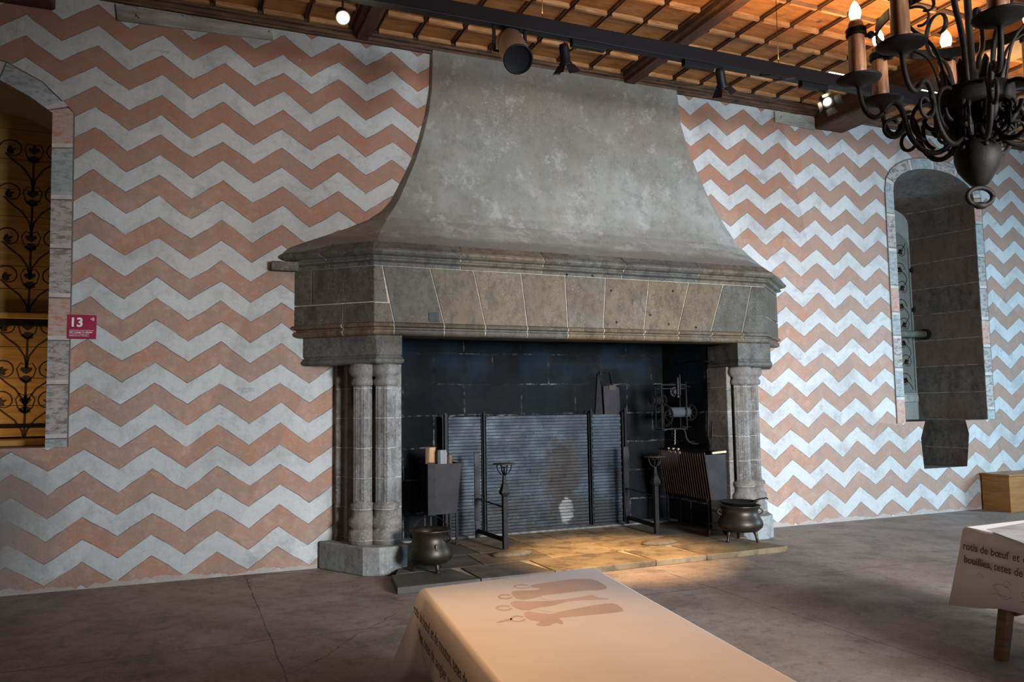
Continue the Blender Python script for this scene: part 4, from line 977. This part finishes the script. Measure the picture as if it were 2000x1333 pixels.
# sheet iron pot hanger / shovel over the fireback
ys = YB-.035
def S(a, b): return ony((a, b), ys)
sh = thing('hanging_shovel', 'dark sheet iron fire shovel hung by a wire loop above the right of the fireback', 'fire shovel', tuple(S(1191,760)))
q = [S(1176,755), S(1179,811), S(1210,811), S(1207,758), S(1192,753)]
m = MB(); m.prismy([(p.x,p.z) for p in q], ys-.03, ys+.005); m.build('blade', SHEET, sh)
m = MB(); m.smooth = True; m.tube([S(1177,757),S(1171,740),S(1172,727),S(1190,726),S(1194,735),S(1196,756)], .008, 6); m.build('wire_loop', IRON, sh)
m = MB(); q = [S(1168,730), S(1163,811), S(1178,811), S(1174,745)]; m.prismy([(p.x,p.z) for p in q], ys+.006, ys+.03); m.build('back_plate', IRON, sh)
m = MB(); m.smooth = True; m.tube([S(1183,728),(S(1183,728).x, YB+.01, S(1183,728).z)], .008, 6); m.build('hook', IRON, sh)
m = MB(); m.box(S(1187,755).x, S(1201,755).x, ys-.04, ys-.03, S(1190,762).z, S(1190,753).z); m.build('strap', IRONR, sh)

# ------------------------------------------------------------------ wall sign
RED = simple('crimson_sign', (.30,.012,.05), .45, var=.05); WHITE = simple('sign_white', (.78,.78,.82), .5, var=.03)
sg = thing('room_sign', 'crimson room sign with white number 13 on the wall beside the alcove', 'sign', (-.865, -.01, 2.42))
m = MB(); m.box(-.986, -.742, -.016, -.001, 2.302, 2.528); m.build('panel', RED, sg, bevel=.002)
def text_obj(name, body, size, loc, rot, mat, parent, bold=0.0, align='LEFT', ext=.0004, xs=1.0, shear=0.0):
    cu = bpy.data.curves.new(name, 'FONT'); cu.body = body; cu.size = size; cu.extrude = ext; cu.offset = bold; cu.align_x = align; cu.resolution_u = 3; cu.shear = shear
    tmp = bpy.data.objects.new(name, cu); C.objects.link(tmp); bpy.context.view_layer.update()
    me = bpy.data.meshes.new_from_object(tmp.evaluated_get(bpy.context.evaluated_depsgraph_get()))
    C.objects.unlink(tmp); bpy.data.objects.remove(tmp); me.materials.clear(); me.materials.append(mat); me.name = name
    M_ = Matrix.Translation(loc) @ rot @ Matrix.Diagonal((xs,1,1,1)); me.transform(M_ if parent is None else Matrix.Translation(-Vector(parent.location)) @ M_)
    o = bpy.data.objects.new(name, me); C.objects.link(o)
    if parent: o.parent = parent
    return o
RX = Matrix.Rotation(PI/2, 4, 'X')
text_obj('number', '13', .118, (-.968, -.0168, 2.418), RX, WHITE, sg, .0035, xs=.98)
m = MB(); m.box(-.966, -.762, -.0175, -.016, 2.380, 2.3835); m.build('rule', WHITE, sg)
text_obj('caption', "Salle à manger du châtelain", .0175, (-.966, -.0168, 2.360), RX, WHITE, sg, .0006)
text_obj('caption', "Constable's dining room", .0165, (-.966, -.0168, 2.343), RX, WHITE, sg, .0001)
text_obj('caption', "Speisesaal des Kastellans", .0165, (-.966, -.0168, 2.326), RX, WHITE, sg, .0001)
m = MB(); m.box(-.795, -.785, -.0175, -.016, 2.487, 2.493)
for r in (.012,.020,.028): stroke(m, [(-.792+r*math.cos(a), 2.49+r*math.sin(a)) for a in lin(-.7,.7,6)], .004, lambda p: (p[0], -.0172, p[1]), False)
m.build('audio_symbol', WHITE, sg)

# ------------------------------------------------------------------ oak chest at the far right
OAK = mat_wood('light_oak_veneer', (.20,.080,.016), (.26,.110,.024), (.32,.145,.036), (1,1,7), rough=.4, knots=False)
ch = thing('wooden_chest', 'plain light wooden box standing against the wall at the far right', 'wooden box', (11.7, -.2, 0))
zc = ony((1936,923), -.05).z
cy0 = -.46
m = MB(); m.box(11.02, 12.4, cy0, -.03, .0, zc-.03); m.build('body', OAK, ch, bevel=.004)
m = MB(); m.box(11.00, 12.42, cy0-.02, -.02, zc-.03, zc); m.build('lid', OAK, ch, bevel=.004)

# ================================================================== TABLES
def mat_cloth():
    t = NT('white_printed_cloth'); n = t.noise(2.5, 4)
    col = t.ramp(n, [(.3, (.68,.62,.60)), (.7, (.74,.69,.67))])
    return t.out(col, .55, t.bump(t.noise(1.6, 3), .2, .02), spec=.35)
CLOTH = mat_cloth()
PRINT = simple('faded_brown_print', (.54,.40,.355), .6, var=.12, scale=5); INK = simple('dark_brown_print', (.13,.075,.06), .6, var=.15)
GREYPR = simple('grey_print', (.30,.28,.27), .6, var=.3)
TOPZ = .78
def cloth_table(quadp, label_t, label_c, drop, name_z=TOPZ, seed=1, flare=1.0):
    """quadp: far-left, far-right, near-right, near-left"""
    c = sum((Vector((p[0],p[1],0)) for p in quadp), Vector())/4
    tb = thing('trestle_table', label_t, 'table', (c.x, c.y, 0))
    FL, FR, NR, NL = [Vector((p[0],p[1],0)) for p in quadp]
    def ins(u, v): return FL.lerp(FR,u).lerp(NL.lerp(NR,u), v)
    m = MB(); q = [ins(.02,.02), ins(.98,.02), ins(.98,.98), ins(.02,.98)]
    m.prism([(p.x,p.y) for p in q], TOPZ-.04, TOPZ-.006); m.build('table_top', OAKD, tb)
    for v in (.13, .87):
        for (u, du) in ((.16,-.13),(.84,.13)):
            a = ins(u, v); b2 = ins(u+du, v+(-.03 if v < .5 else .03)); m = MB()
            m.loft([[(b2.x+dx,b2.y+dy,0) for dx,dy in ((-.035,-.03),(.035,-.03),(.035,.03),(-.035,.03))], [(a.x+dx,a.y+dy,TOPZ-.04) for dx,dy in ((-.045,-.03),(.045,-.03),(.045,.03),(-.045,.03))]]); m.build('leg', OAKD, tb, bevel=.004)
        a, b2 = ins(.12,v), ins(.88,v); m = MB(); m.tube([(a.x,a.y,.30),(b2.x,b2.y,.30)], .035, 4); m.build('stretcher', OAKD, tb)
    # cloth
    cl_ = thing('tablecloth', label_c, 'tablecloth', (c.x, c.y, TOPZ))
    rr = random.Random(seed)
    N = 14; corners = [FL, NL, NR, FR]; ring = []; tang = []
    for k_ in range(4):
        a, b2 = corners[k_], corners[(k_+1) % 4]
        for i in range(N): ring.append(a.lerp(b2, i/N)); tang.append(k_)
    n = len(ring); cen = c
    def outn(k_):
        a, b2 = corners[k_], corners[(k_+1) % 4]; t_ = (b2-a).normalized(); nn = Vector((t_.y, -t_.x, 0))
        return nn if nn.dot((a+b2)/2 - cen) > 0 else -nn
    def cornerness(i):
        j = i % N; return max(0, 1 - min(j, N-j)/2.2)
    m = MB(); m.smooth = True
    rows = []
    for (zz, off, cf) in ((0,-.012,0),(-.004,.0,0),(-.02,.008,.004),(-drop*.3,.012,.03),(-drop*.65,.018,.075),(-drop,.026,.115)):
        row = []
        for i in range(n):
            k_ = tang[i]; nn = outn(k_)
            if i % N == 0: nn = (outn(k_) + outn((k_-1) % 4)).normalized()*1.2
            wv = math.sin(i*1.7+seed)*.008*(-zz/drop)
            cn = cornerness(i)
            if cn == 0: dz = 0
            else: dz = -.07*cn*(-zz/drop)
            # at a corner the spare cloth swings outward as a soft cone
            p = ring[i] + nn*(off + cf*cn*flare + wv)
            row.append((p.x, p.y, TOPZ + zz + dz))
        rows.append(row)
    vv = [p for r in rows for p in r]; fs = []
    for r in range(len(rows)-1):
        for i in range(n): j = (i+1) % n; fs.append((r*n+i, r*n+j, (r+1)*n+j, (r+1)*n+i))
    fs.append(tuple(range(n)))
    m.add(vv, fs)
    m.sm[-1] = False
    o = m.build('cloth', CLOTH, cl_); so = o.modifiers.new('t', 'SOLIDIFY'); so.thickness = .0015; so.offset = 1
    return tb, cl_
OAKD = mat_wood('table_oak', (.12,.06,.02), (.19,.10,.035), (.27,.15,.055), (1,1,6), rough=.5, knots=False)
def lineL(p, q, t_): return (p[0]+(q[0]-p[0])*t_, p[1]+(q[1]-p[1])*t_)
fl, fr_, nl, nr = (1.040,-4.796), (1.971,-4.727), (.807,-7.0), (1.627,-6.99)
tb1, c1 = cloth_table([fl, fr_, nr, nl], 'trestle table in the foreground under a white printed cloth', 'white cloth printed with brown figures, covering the foreground table', .42, seed=2, flare=1.3)
fl2 = onz((1884,1030), TOPZ); fl2 = (fl2.x, fl2.y)
q2 = onz((2000,1053), TOPZ); dv = Vector((q2.x-fl2[0], q2.y-fl2[1])).normalized()
nl2 = (fl2[0]+dv.x*2.2, fl2[1]+dv.y*2.2); fr2 = (fl2[0]+.93, fl2[1]+.05); nr2 = (nl2[0]+.93, nl2[1]+.05)
tb2, c2 = cloth_table([fl2, fr2, nr2, nl2], 'trestle table at the right edge, one splayed oak leg showing below its cloth', 'white cloth printed with two lines of old lettering, on the table at the right edge', .44, seed=5, flare=.7)
# lettering on the hanging long side
def side_text(cl_, A, B, drop0, lines, size, flip=False):
    A = Vector((A[0],A[1],0)); B = Vector((B[0],B[1],0)); t_ = (B-A).normalized(); nn = Vector((t_.y,-t_.x,0))
    up = Vector((0,0,1)); 
    rot = Matrix((( t_.x, 0, nn.x, 0), (t_.y, 0, nn.y, 0), (0, 1, nn.z, 0), (0,0,0,1)))
    for i, s_ in enumerate(lines):
        p = A + t_*.02 + nn*(.040) + up*(TOPZ - drop0 - i*size*1.25)
        adv = 0.0
        for wd in s_.split():
            o = text_obj('printed_word', wd, size, tuple(p + t_*adv), rot, INK, cl_, .001, ext=.0002, shear=.15)
            ds_ = [(Vector(v.co)+Vector(cl_.location)-p).dot(t_) for v in o.data.vertices]; adv = max(ds_) + size*.28
LN = ["rotis de bœuf et de mouton, tetes de veau et pieds de porc, gigots", "bouillies, tetes de sanglier avec hors d'œuvre et pates de cerf"]
side_text(c2, fl2, nl2, .135, LN, .068)
side_text(c1, fl, nl, .10, [s_.replace('rotis', 'rotis') for s_ in LN], .068)
# faint line drawing low on the cloths
def doodle(cl_, A, B, nm='line_drawing'):
    A = Vector((A[0],A[1],0)); B = Vector((B[0],B[1],0)); t_ = (B-A).normalized(); nn = Vector((t_.y,-t_.x,0)); m = MB()
    to = lambda p: tuple(A + t_*p[0] + nn*.046 + Vector((0,0,TOPZ+p[1])))
    rr = random.Random(9)
    for kx in range(9):
        cx_ = .12 + kx*.22
        stroke(m, [(cx_+.06*math.cos(a)*(1+.3*math.sin(3*a)), -.33+.035*math.sin(a)) for a in lin(0, 5.4, 18)], .003, to, False)
        stroke(m, [(cx_-.08+.16*i/8, -.37+.012*math.sin(i)) for i in range(9)], .003, to, False)
        stroke(m, spiral((cx_+.04,-.29), .03, 0, 1.2, 1), .003, to)
    m.build(nm, GREYPR, cl_)
doodle(c2, fl2, nl2); doodle(c1, fl, nl)
# printed figures on the foreground cloth (flat print, traced from the print itself)
def Z8(x, y): return onz((940 + x/5.882, 1100 + y/5.882), TOPZ)
def poly(m, pts, dz=.0019):
    for _ in range(2):      # round the corners of the brush strokes
        nn_ = len(pts); pts = [(pts[i][0]*(1-w_)+pts[(i+1)%nn_][0]*w_, pts[i][1]*(1-w_)+pts[(i+1)%nn_][1]*w_) for i in range(nn_) for w_ in (.22,.78)]
    q = [Z8(*p) for p in pts]; m.add([(p.x, p.y, TOPZ+dz) for p in q], [tuple(range(len(q)))])
m = MB()
poly(m, [(560,255),(1260,165),(1480,298),(1330,325),(1240,318),(960,350),(700,380),(580,420),(430,432),(345,370),(350,325),(640,320),(690,295),(580,290)])
poly(m, [(335,460),(400,440),(560,450),(700,445),(820,440),(1140,400),(1280,370),(1340,405),(1520,425),(1180,432),(1000,445),(820,500),(640,520),(540,555),(440,545),(350,500)])
poly(m, [(490,580),(540,560),(620,575),(740,590),(820,595),(860,575),(1520,450),(1640,545),(1620,570),(920,635),(880,640),(940,680),(940,715),(860,690),(840,700),(760,735),(660,730),(620,715),(700,680),(560,665),(500,620)])
def ringp(cx, cy, rx, ry, w_, a0=0, a1=5.6):
    P_ = [((cx+rx*math.cos(a)), (cy+ry*math.sin(a))) for a in lin(a0, a1, 16)]; I_ = [((cx+(rx-w_)*math.cos(a)), (cy+(ry-w_*.5)*math.sin(a))) for a in lin(a0, a1, 16)]
    q = [Z8(*p) for p in P_+I_]; n_ = len(P_); m.add([(p.x,p.y,TOPZ+.0019) for p in q], [(i,i+1,n_+i+1,n_+i) for i in range(n_-1)])
ringp(275, 395, 85, 30, 28); ringp(262, 525, 95, 32, 30); ringp(470, 277, 100, 24, 20); ringp(420, 650, 90, 38, 26)
poly(m, [(165,688),(360,635),(350,668),(180,698)])
m.build('printed_figures', PRINT, c1)
m = MB()
# light gaps in the print: hands and bread, in the cloth's own white
for P_ in ([(680,375),(780,385),(800,430),(700,425)], [(620,530),(800,535),(860,575),(690,560)]): poly(m, P_, .0022)
m.build('print_gap', CLOTH, c1)
qa, qb, qc, qd = [onz(p, TOPZ) for p in ((1925,1035),(2003,1022),(2090,1060),(2010,1066))]
m = MB(); m.add([(p.x,p.y,TOPZ+.0019) for p in (qa,qb,qc,qd)], [(0,1,2,3)]); m.build('printed_panel', GREYPR, c2)

# ================================================================== LIGHTING TRACK AND LAMPS
YT = -2.3
def Tk(a, b, dy=0): return ony((a, b), YT+dy)
zt0 = 5.00; zt1 = 4.865
tr = thing('lighting_track', 'long black lighting track hung on thin wires below the coffered ceiling', 'lighting track', (4.5, YT, 4.93))
m = MB(); m.box(1.0, 9.6, YT-.045, YT+.045, zt1, zt0); m.build('channel', BLACKM, tr, bevel=.004)
for px_, py_ in ((1150,80),(1365,125),(1590,170)):
    x = Tk(px_, py_).x; m = MB(); m.box(x-.18, x+.16, YT-.03, YT+.03, zt1-.055, zt1+.01); m.build('adapter_box', BLACKM, tr, bevel=.004)
for px_ in (1060, 1518):
    x = Tk(px_, 60).x; m = MB(); m.smooth = True; m.tube([(x,YT,zt0-.005),(x,YT,5.74)], .0035, 6); m.build('wire', SHEET, tr)
TUBE = emit('tube_light', (1.0,.80,.55), 9)
for a, b_ in ((6.15, 6.45), (7.35, 7.7)):
    m = MB(); m.box(a, b_, YT-.02, YT+.02, zt0, zt0+.025); m.build('uplight_tube', TUBE, tr)
for a in (1.2, 3.0, 4.8, 6.6, 8.4):
    area('track_uplight', (a+.6, YT, zt0+.06), (a+.6, YT-.45, 5.75), 1.6, .05, 3 + 4.6*a, (1.0, .56, .20))
LAMPG = emit('halogen_glass', (1.0,.86,.62), 60)
def spotlight(px_, py_, aim, label, zdrop=.12, bright=True, col=(1.0,.62,.30), power=0, cone=.8):
    x = Tk(px_, py_).x; base = Vector((x, YT, zt1-.05)); c = Vector((x, YT, zt1-.05-zdrop)); d_ = (Vector(aim)-c).normalized()
    t_ = thing('track_spotlight', label, 'spotlight', tuple(base), 0, 'spotlights on the black track')
    m = MB(); m.tube([base + Vector((0,0,.02)), c], .009, 8); m.build('stem', BLACKM, t_)
    q = Matrix.Translation(c) @ d_.to_track_quat('Z','Y').to_matrix().to_4x4()
    m = MB(); m.M = q; m.smooth = True; m.lathe([(.012,-.10),(.038,-.095),(.045,-.06),(.045,.05),(.062,.075),(.062,.085),(.055,.085),(.036,.045),(.01,.03)], (0,0,0), 24); m.build('housing', BLACKM, t_)
    m = MB(); m.M = q; m.smooth = True; m.lathe([(.005,.052),(.036,.055),(.034,.066),(.005,.07)], (0,0,0), 20); m.build('lens', LAMPG if bright else SHEET, t_)
    for kx in range(4):
        a = kx*PI/2+.4; m = MB(); m.M = q @ Matrix.Rotation(a, 4, 'Z'); m.add([(.06,-.04,.085),(.06,.04,.085),(.115,.055,.15),(.115,-.055,.15),(.062,-.04,.085),(.062,.04,.085),(.117,.055,.15),(.117,-.055,.15)], [(0,1,2,3),(7,6,5,4),(0,4,5,1),(1,5,6,2),(2,6,7,3),(3,7,4,0)]); m.build('barn_door', BLACKM, t_)
    if power:
        spot('spot_beam', tuple(c + d_*.10), aim, power, col, cone, .9, .04)
    return t_
spotlight(1103, 105, (4.22, -1.05, 0), 'black track spotlight with barn doors beside the cylindrical projector, lamp glowing', .10, True, power=3000, cone=.56)
spotlight(1408, 150, (6.8, -.6, 1.2), 'dark track spotlight hanging between the small disc and the projector, pointing down', .06, False)
spotlight(1612, 190, (3.6, -7.5, 1.0), 'glowing track spotlight at the right, partly behind the chandelier', .10, True, power=25, cone=.7)
# bright lamp at the left end, turned toward the room
x = Tk(670, 20).x; lp = Vector((x, YT, Tk(670, 35).z))
gl = thing('glaring_spotlight', 'small glaring bare spotlight hung at the left, turned toward the room', 'spotlight', tuple(lp))
m = MB(); m.smooth = True; m.tube([lp + Vector((0,.04,.04)), (x, YT, zt1-.002)], .008, 8); m.build('stem', BLACKM, gl)
dd = (Vector((1.15,-6.4,.78))-lp).normalized(); q = Matrix.Translation(lp) @ dd.to_track_quat('Z','Y').to_matrix().to_4x4()
m = MB(); m.M = q; m.smooth = True; m.lathe([(.012,-.12),(.05,-.11),(.055,-.02),(.06,.0),(.048,.0),(.02,-.03)], (0,0,0), 24); m.build('housing', BLACKM, gl)
m = MB(); m.M = q; m.smooth = True; m.sphere((0,0,.005), .045, 10); m.build('bulb', emit('glaring_glass', (1.0,.80,.50), 120), gl)
pl_ = bpy.data.lights.new('glare_glow', 'POINT'); pl_.energy = 22; pl_.color = (1.0,.66,.34); pl_.shadow_soft_size = .05
po_ = bpy.data.objects.new('glare_glow', pl_); C.objects.link(po_); po_.location = lp + dd*.09
spot('table_beam', tuple(lp + dd*.08), (.95,-6.15,.78), 1050, (1.0,.58,.28), .52, 1.0, .05)
# cylindrical projector
pc = Tk(1012,116,-.25); pb = Tk(993,78,.10)
pj = thing('cylindrical_projector', 'brown-grey cylindrical projector with black open front, bracketed under the track', 'projector', tuple((pc+pb)/2))
L = (pc-pb).length; q = frame_to(pb, pc)
m = MB(); m.M = q; m.smooth = True; m.lathe([(.02,0),(.10,.005),(.118,.04),(.122,L-.01),(.118,L),(.112,L),(.110,L-.08),(.02,L-.10)], (0,0,0), 36); m.build('housing', [GREYM], pj)
m = MB(); m.M = q; m.smooth = True; m.lathe([(.119,L-.012),(.126,L-.008),(.126,L+.006),(.110,L+.006),(.108,L-.085),(.004,L-.085),(.004,L-.09),(.119,L-.09)], (0,0,0), 36); m.build('front_ring', BLACKM, pj)
m = MB(); m.M = q; m.smooth = True; m.sphere((0,0,L-.07), .018, 8); m.build('lens', simple('pale_lens', (.6,.6,.65), .2), pj)
for s_ in (-.145, .145):
    m = MB(); mid = (pc+pb)/2; m.box(mid.x+s_-.012, mid.x+s_+.012, YT-.012, YT+.012, mid.z, zt1-.001); m.build('bracket_arm', BLACKM, pj)
m = MB(); m.tube([(mid.x-.15,YT,mid.z+.0),(mid.x+.15,YT,mid.z)], .012, 8); m.build('pivot', BLACKM, pj)
# small reflector disc
dc = Tk(1532,155,-.12)
ds = thing('reflector_disc', 'small dark metal disc hung on a short arm below the lighting track', 'disc', tuple(dc))
m = MB(); m.smooth = True; m.M = Matrix.Translation(dc) @ Matrix.Rotation(.30, 4, 'X') @ Matrix.Rotation(-.22, 4, 'Y'); m.lathe([(.005,-.012),(.09,-.008),(.098,0),(.09,.008),(.005,.012)], (0,0,0), 30); m.build('disc', SHEET, ds)
m = MB(); m.smooth = True; m.tube([dc, dc + Vector((-.12,0,.03)), (dc.x-.2, YT, zt1-.008)], .007, 6); m.build('arm', BLACKM, ds)

# ================================================================== CHANDELIER
CX, CY = 3.37, -5.93
PZ = 3.15; RR = .485; SC = RR/.56
cn = thing('chandelier', 'wrought iron chandelier with scrolled arms, drip pans and wooden candle sleeves', 'chandelier', (CX, CY, 2.5))
WAX = mat_wood('stained_wood_sleeve', (.09,.035,.015), (.24,.10,.045), (.42,.22,.12), (7,7,1), rough=.45, knots=False)
CI = simple('chandelier_iron', (.010,.007,.006), .6, .2, .4, 10, .2, .3)
BULB = emit('candle_bulb', (1.0,.62,.30), 22)
base_a = 1.645
def cyl(a, r, z): return Vector((CX + r*SC*math.cos(a), CY + r*SC*math.sin(a), z))
for k_ in range(8):
    a = base_a + k_*PI/4
    # S-curved arm
    P_ = [(.10,2.88),(.16,2.80),(.25,2.78),(.33,2.83),(.36,2.92),(.33,3.00),(.27,3.02),(.23,2.97)]
    m = MB(); m.smooth = True
    pts = [(.09,2.86)] + [(.24+.115*math.cos(t_), 2.90+.115*math.sin(t_)) for t_ in lin(PI*1.05, PI*2.55, 16)]
    pts = pts
    def bez(p0,p1,p2,p3,n_=12): return [tuple((1-t_)**3*p0[i]+3*(1-t_)**2*t_*p1[i]+3*(1-t_)*t_*t_*p2[i]+t_**3*p3[i] for i in (0,1)) for t_ in [j/n_ for j in range(n_+1)]]
    main = bez((.10,2.84),(.16,2.70),(.30,2.76),(.33,2.90)) + bez((.33,2.90),(.35,3.04),(.40,3.05),(.44,2.99))[1:] + bez((.44,2.99),(.48,2.93),(.56,2.97),(.56,3.135))[1:]
    m.tube([cyl(a, r, z) for r, z in main], .0125, 8)
    arm = m.build('arm', CI, cn)
    m = MB(); m.smooth = True
    m.tube([cyl(a, r, z) for r, z in [(.20+.115*(1-.6*i/26)*math.cos(-1.2+i*.28), 2.93+.115*(1-.6*i/26)*math.sin(-1.2+i*.28)) for i in range(27)]], .010, 6)
    m.tube([cyl(a, r, z) for r, z in [(.40+.07*(1-.6*i/22)*math.cos(2.2+i*.3), 2.95-.04+.07*(1-.6*i/22)*math.sin(2.2+i*.3)) for i in range(23)]], .009, 6)
    m.sphere(cyl(a,.44,2.99), .018, 6); m.sphere(cyl(a,.335,2.915), .014, 6)
    m.build('scroll', CI, arm)
    m = MB(); m.smooth = True; m.lathe([(.010,-.03),(.024,-.018),(.075,-.006),(.100,.006),(.105,.014),(.100,.015),(.07,.004),(.01,.0)], tuple(cyl(a, .56, PZ)), 28); m.build('drip_pan', CI, cn)
    m = MB(); m.smooth = True; c = cyl(a, .56, PZ); rr = random.Random(k_)
    m.lathe([(.038,.002),(.041,.06),(.040,.15),(.038,.24),(.035,.290),(.028,.305),(.008,.308)], tuple(c), 12, lambda q: 1+.04*math.cos(3*q+rr.random())); sl_ = m.build('candle_sleeve', WAX, cn)
    m = MB(); m.smooth = True; m.lathe([(.038,.225),(.046,.228),(.049,.236),(.046,.243),(.046,.249),(.049,.256),(.046,.264),(.038,.266)], tuple(c), 18); m.build('collar', CI, sl_)
    m = MB(); m.smooth = True; m.lathe([(.010,.306),(.022,.316),(.028,.340),(.025,.365),(.013,.392),(.001,.408)], tuple(c), 14); m.build('flame_bulb', BULB, sl_)
    # clamp from sleeve to hoop
    m = MB(); m.tube([cyl(a, .53, PZ+.225), cyl(a, .46, PZ+.225)], .012, 6, (1,.7)); m.sphere(cyl(a,.485,PZ+.225), .018, 6); m.build('clamp', CI, cn)
    # leafy straps rising to the hoop and over to the stem
    m = MB(); m.smooth = True
    st_ = bez((.10,2.96),(.20,3.05),(.12,3.22),(.28,3.30)) + bez((.28,3.30),(.42,3.36),(.40,3.55),(.26,3.52))[1:] + bez((.26,3.52),(.16,3.50),(.18,3.40),(.25,3.42))[1:]
    m.tube([cyl(a+PI/8, r, z) for r, z in st_], .008, 6, (1.6,.7)); m.build('strap', CI, cn)
m = MB(); m.smooth = False
n_ = 64; rb = .455*SC
v = [(CX+r*math.cos(2*PI*i/n_), CY+r*math.sin(2*PI*i/n_), z) for (r, z) in ((rb-.004,PZ+.215),(rb+.004,PZ+.215),(rb+.004,PZ+.265),(rb-.004,PZ+.265)) for i in range(n_)]
m.add(v, [(r*n_+i, r*n_+(i+1)%n_, ((r+1)%4)*n_+(i+1)%n_, ((r+1)%4)*n_+i) for r in range(4) for i in range(n_)]); m.build('hoop', CI, cn)
# lower drum with a crown of leaves
m = MB(); m.smooth = True; m.lathe([(.02,2.93),(.10,2.935),(.158,2.95),(.165,2.96),(.165,3.03),(.158,3.035),(.150,3.03),(.150,2.965),(.06,2.955),(.05,3.03),(.05,3.10),(.016,3.14),(.016,3.5),(.035,3.52),(.016,3.56),(.012,3.9)], (CX,CY,0), 28); m.build('stem', CI, cn)
for k_ in range(8):
    a = base_a + k_*PI/4 + .2; m = MB(); m.smooth = True
    m.tube([cyl(a, .11, 2.99), cyl(a, .125, 3.07), cyl(a, .155, 3.13), cyl(a, .15, 3.155)], [.014,.02,.014,.004], 6, (1.3,.4)); m.build('leaf', CI, cn)
m = MB(); m.smooth = True; m.lathe([(.005,2.585),(.035,2.59),(.055,2.615),(.085,2.66),(.098,2.71),(.094,2.755),(.075,2.78),(.055,2.80),(.045,2.84),(.07,2.87),(.09,2.90),(.06,2.94),(.05,2.99)], (CX,CY,0), 28); m.build('bowl', CI, cn)
for k_ in range(6):
    a = k_*PI/3; m = MB(); m.smooth = True
    m.tube([cyl(a, .075+.055*(1-.5*i/20)*math.cos(-1.7+i*.36), 2.87+.075*(1-.5*i/20)*math.sin(-1.7+i*.36)) for i in range(21)], .008, 6); m.sphere(cyl(a,.105,2.755), .013, 6); m.build('curl', CI, cn)
for k_ in range(8):
    a = k_*PI/4 + .3; m = MB(); m.smooth = True
    m.tube([cyl(a+.05*math.sin(i*.3), .13+.085*(1-.72*i/24)*math.cos(2.4-i*.34), 2.90+.085*(1-.72*i/24)*math.sin(2.4-i*.34)) for i in range(25)], .010, 6, (1.5,.8)); m.sphere(cyl(a,.145,2.89), .024, 6); m.build('rosette_scroll', CI, cn)
for k_ in range(6):   # pierced tracery plates
    a = k_*PI/3 + .5; m = MB(); 
    for (rc, zc_, ro) in ((.13,2.90,.05),(.155,2.83,.035),(.12,2.96,.03)):
        m.tube([cyl(a, rc+ro*math.cos(t_), zc_+ro*math.sin(t_)) for t_ in lin(0, 2*PI, 14)], .007, 6)
    m.tube([cyl(a,.10,2.79), cyl(a,.19,2.84), cyl(a,.20,2.92), cyl(a,.13,2.98)], .008, 6); m.build('tracery', CI, cn)
m = MB(); m.smooth = True
ra = math.atan2(RM[0][1], RM[0][0])
m.tube([Vector((CX + .058*math.cos(t_)*math.cos(ra), CY + .058*math.cos(t_)*math.sin(ra), 2.535+.042*math.sin(t_))) for t_ in lin(0, 2*PI, 28)], [.0115 + (.006 if 19 < i < 23 else 0) for i in range(29)], 8); m.build('ring', CI, cn)
m = MB(); m.smooth = True; m.tube([(CX,CY,3.85),(CX,CY,5.74)], .010, 8); m.build('hanging_rod', CI, cn)
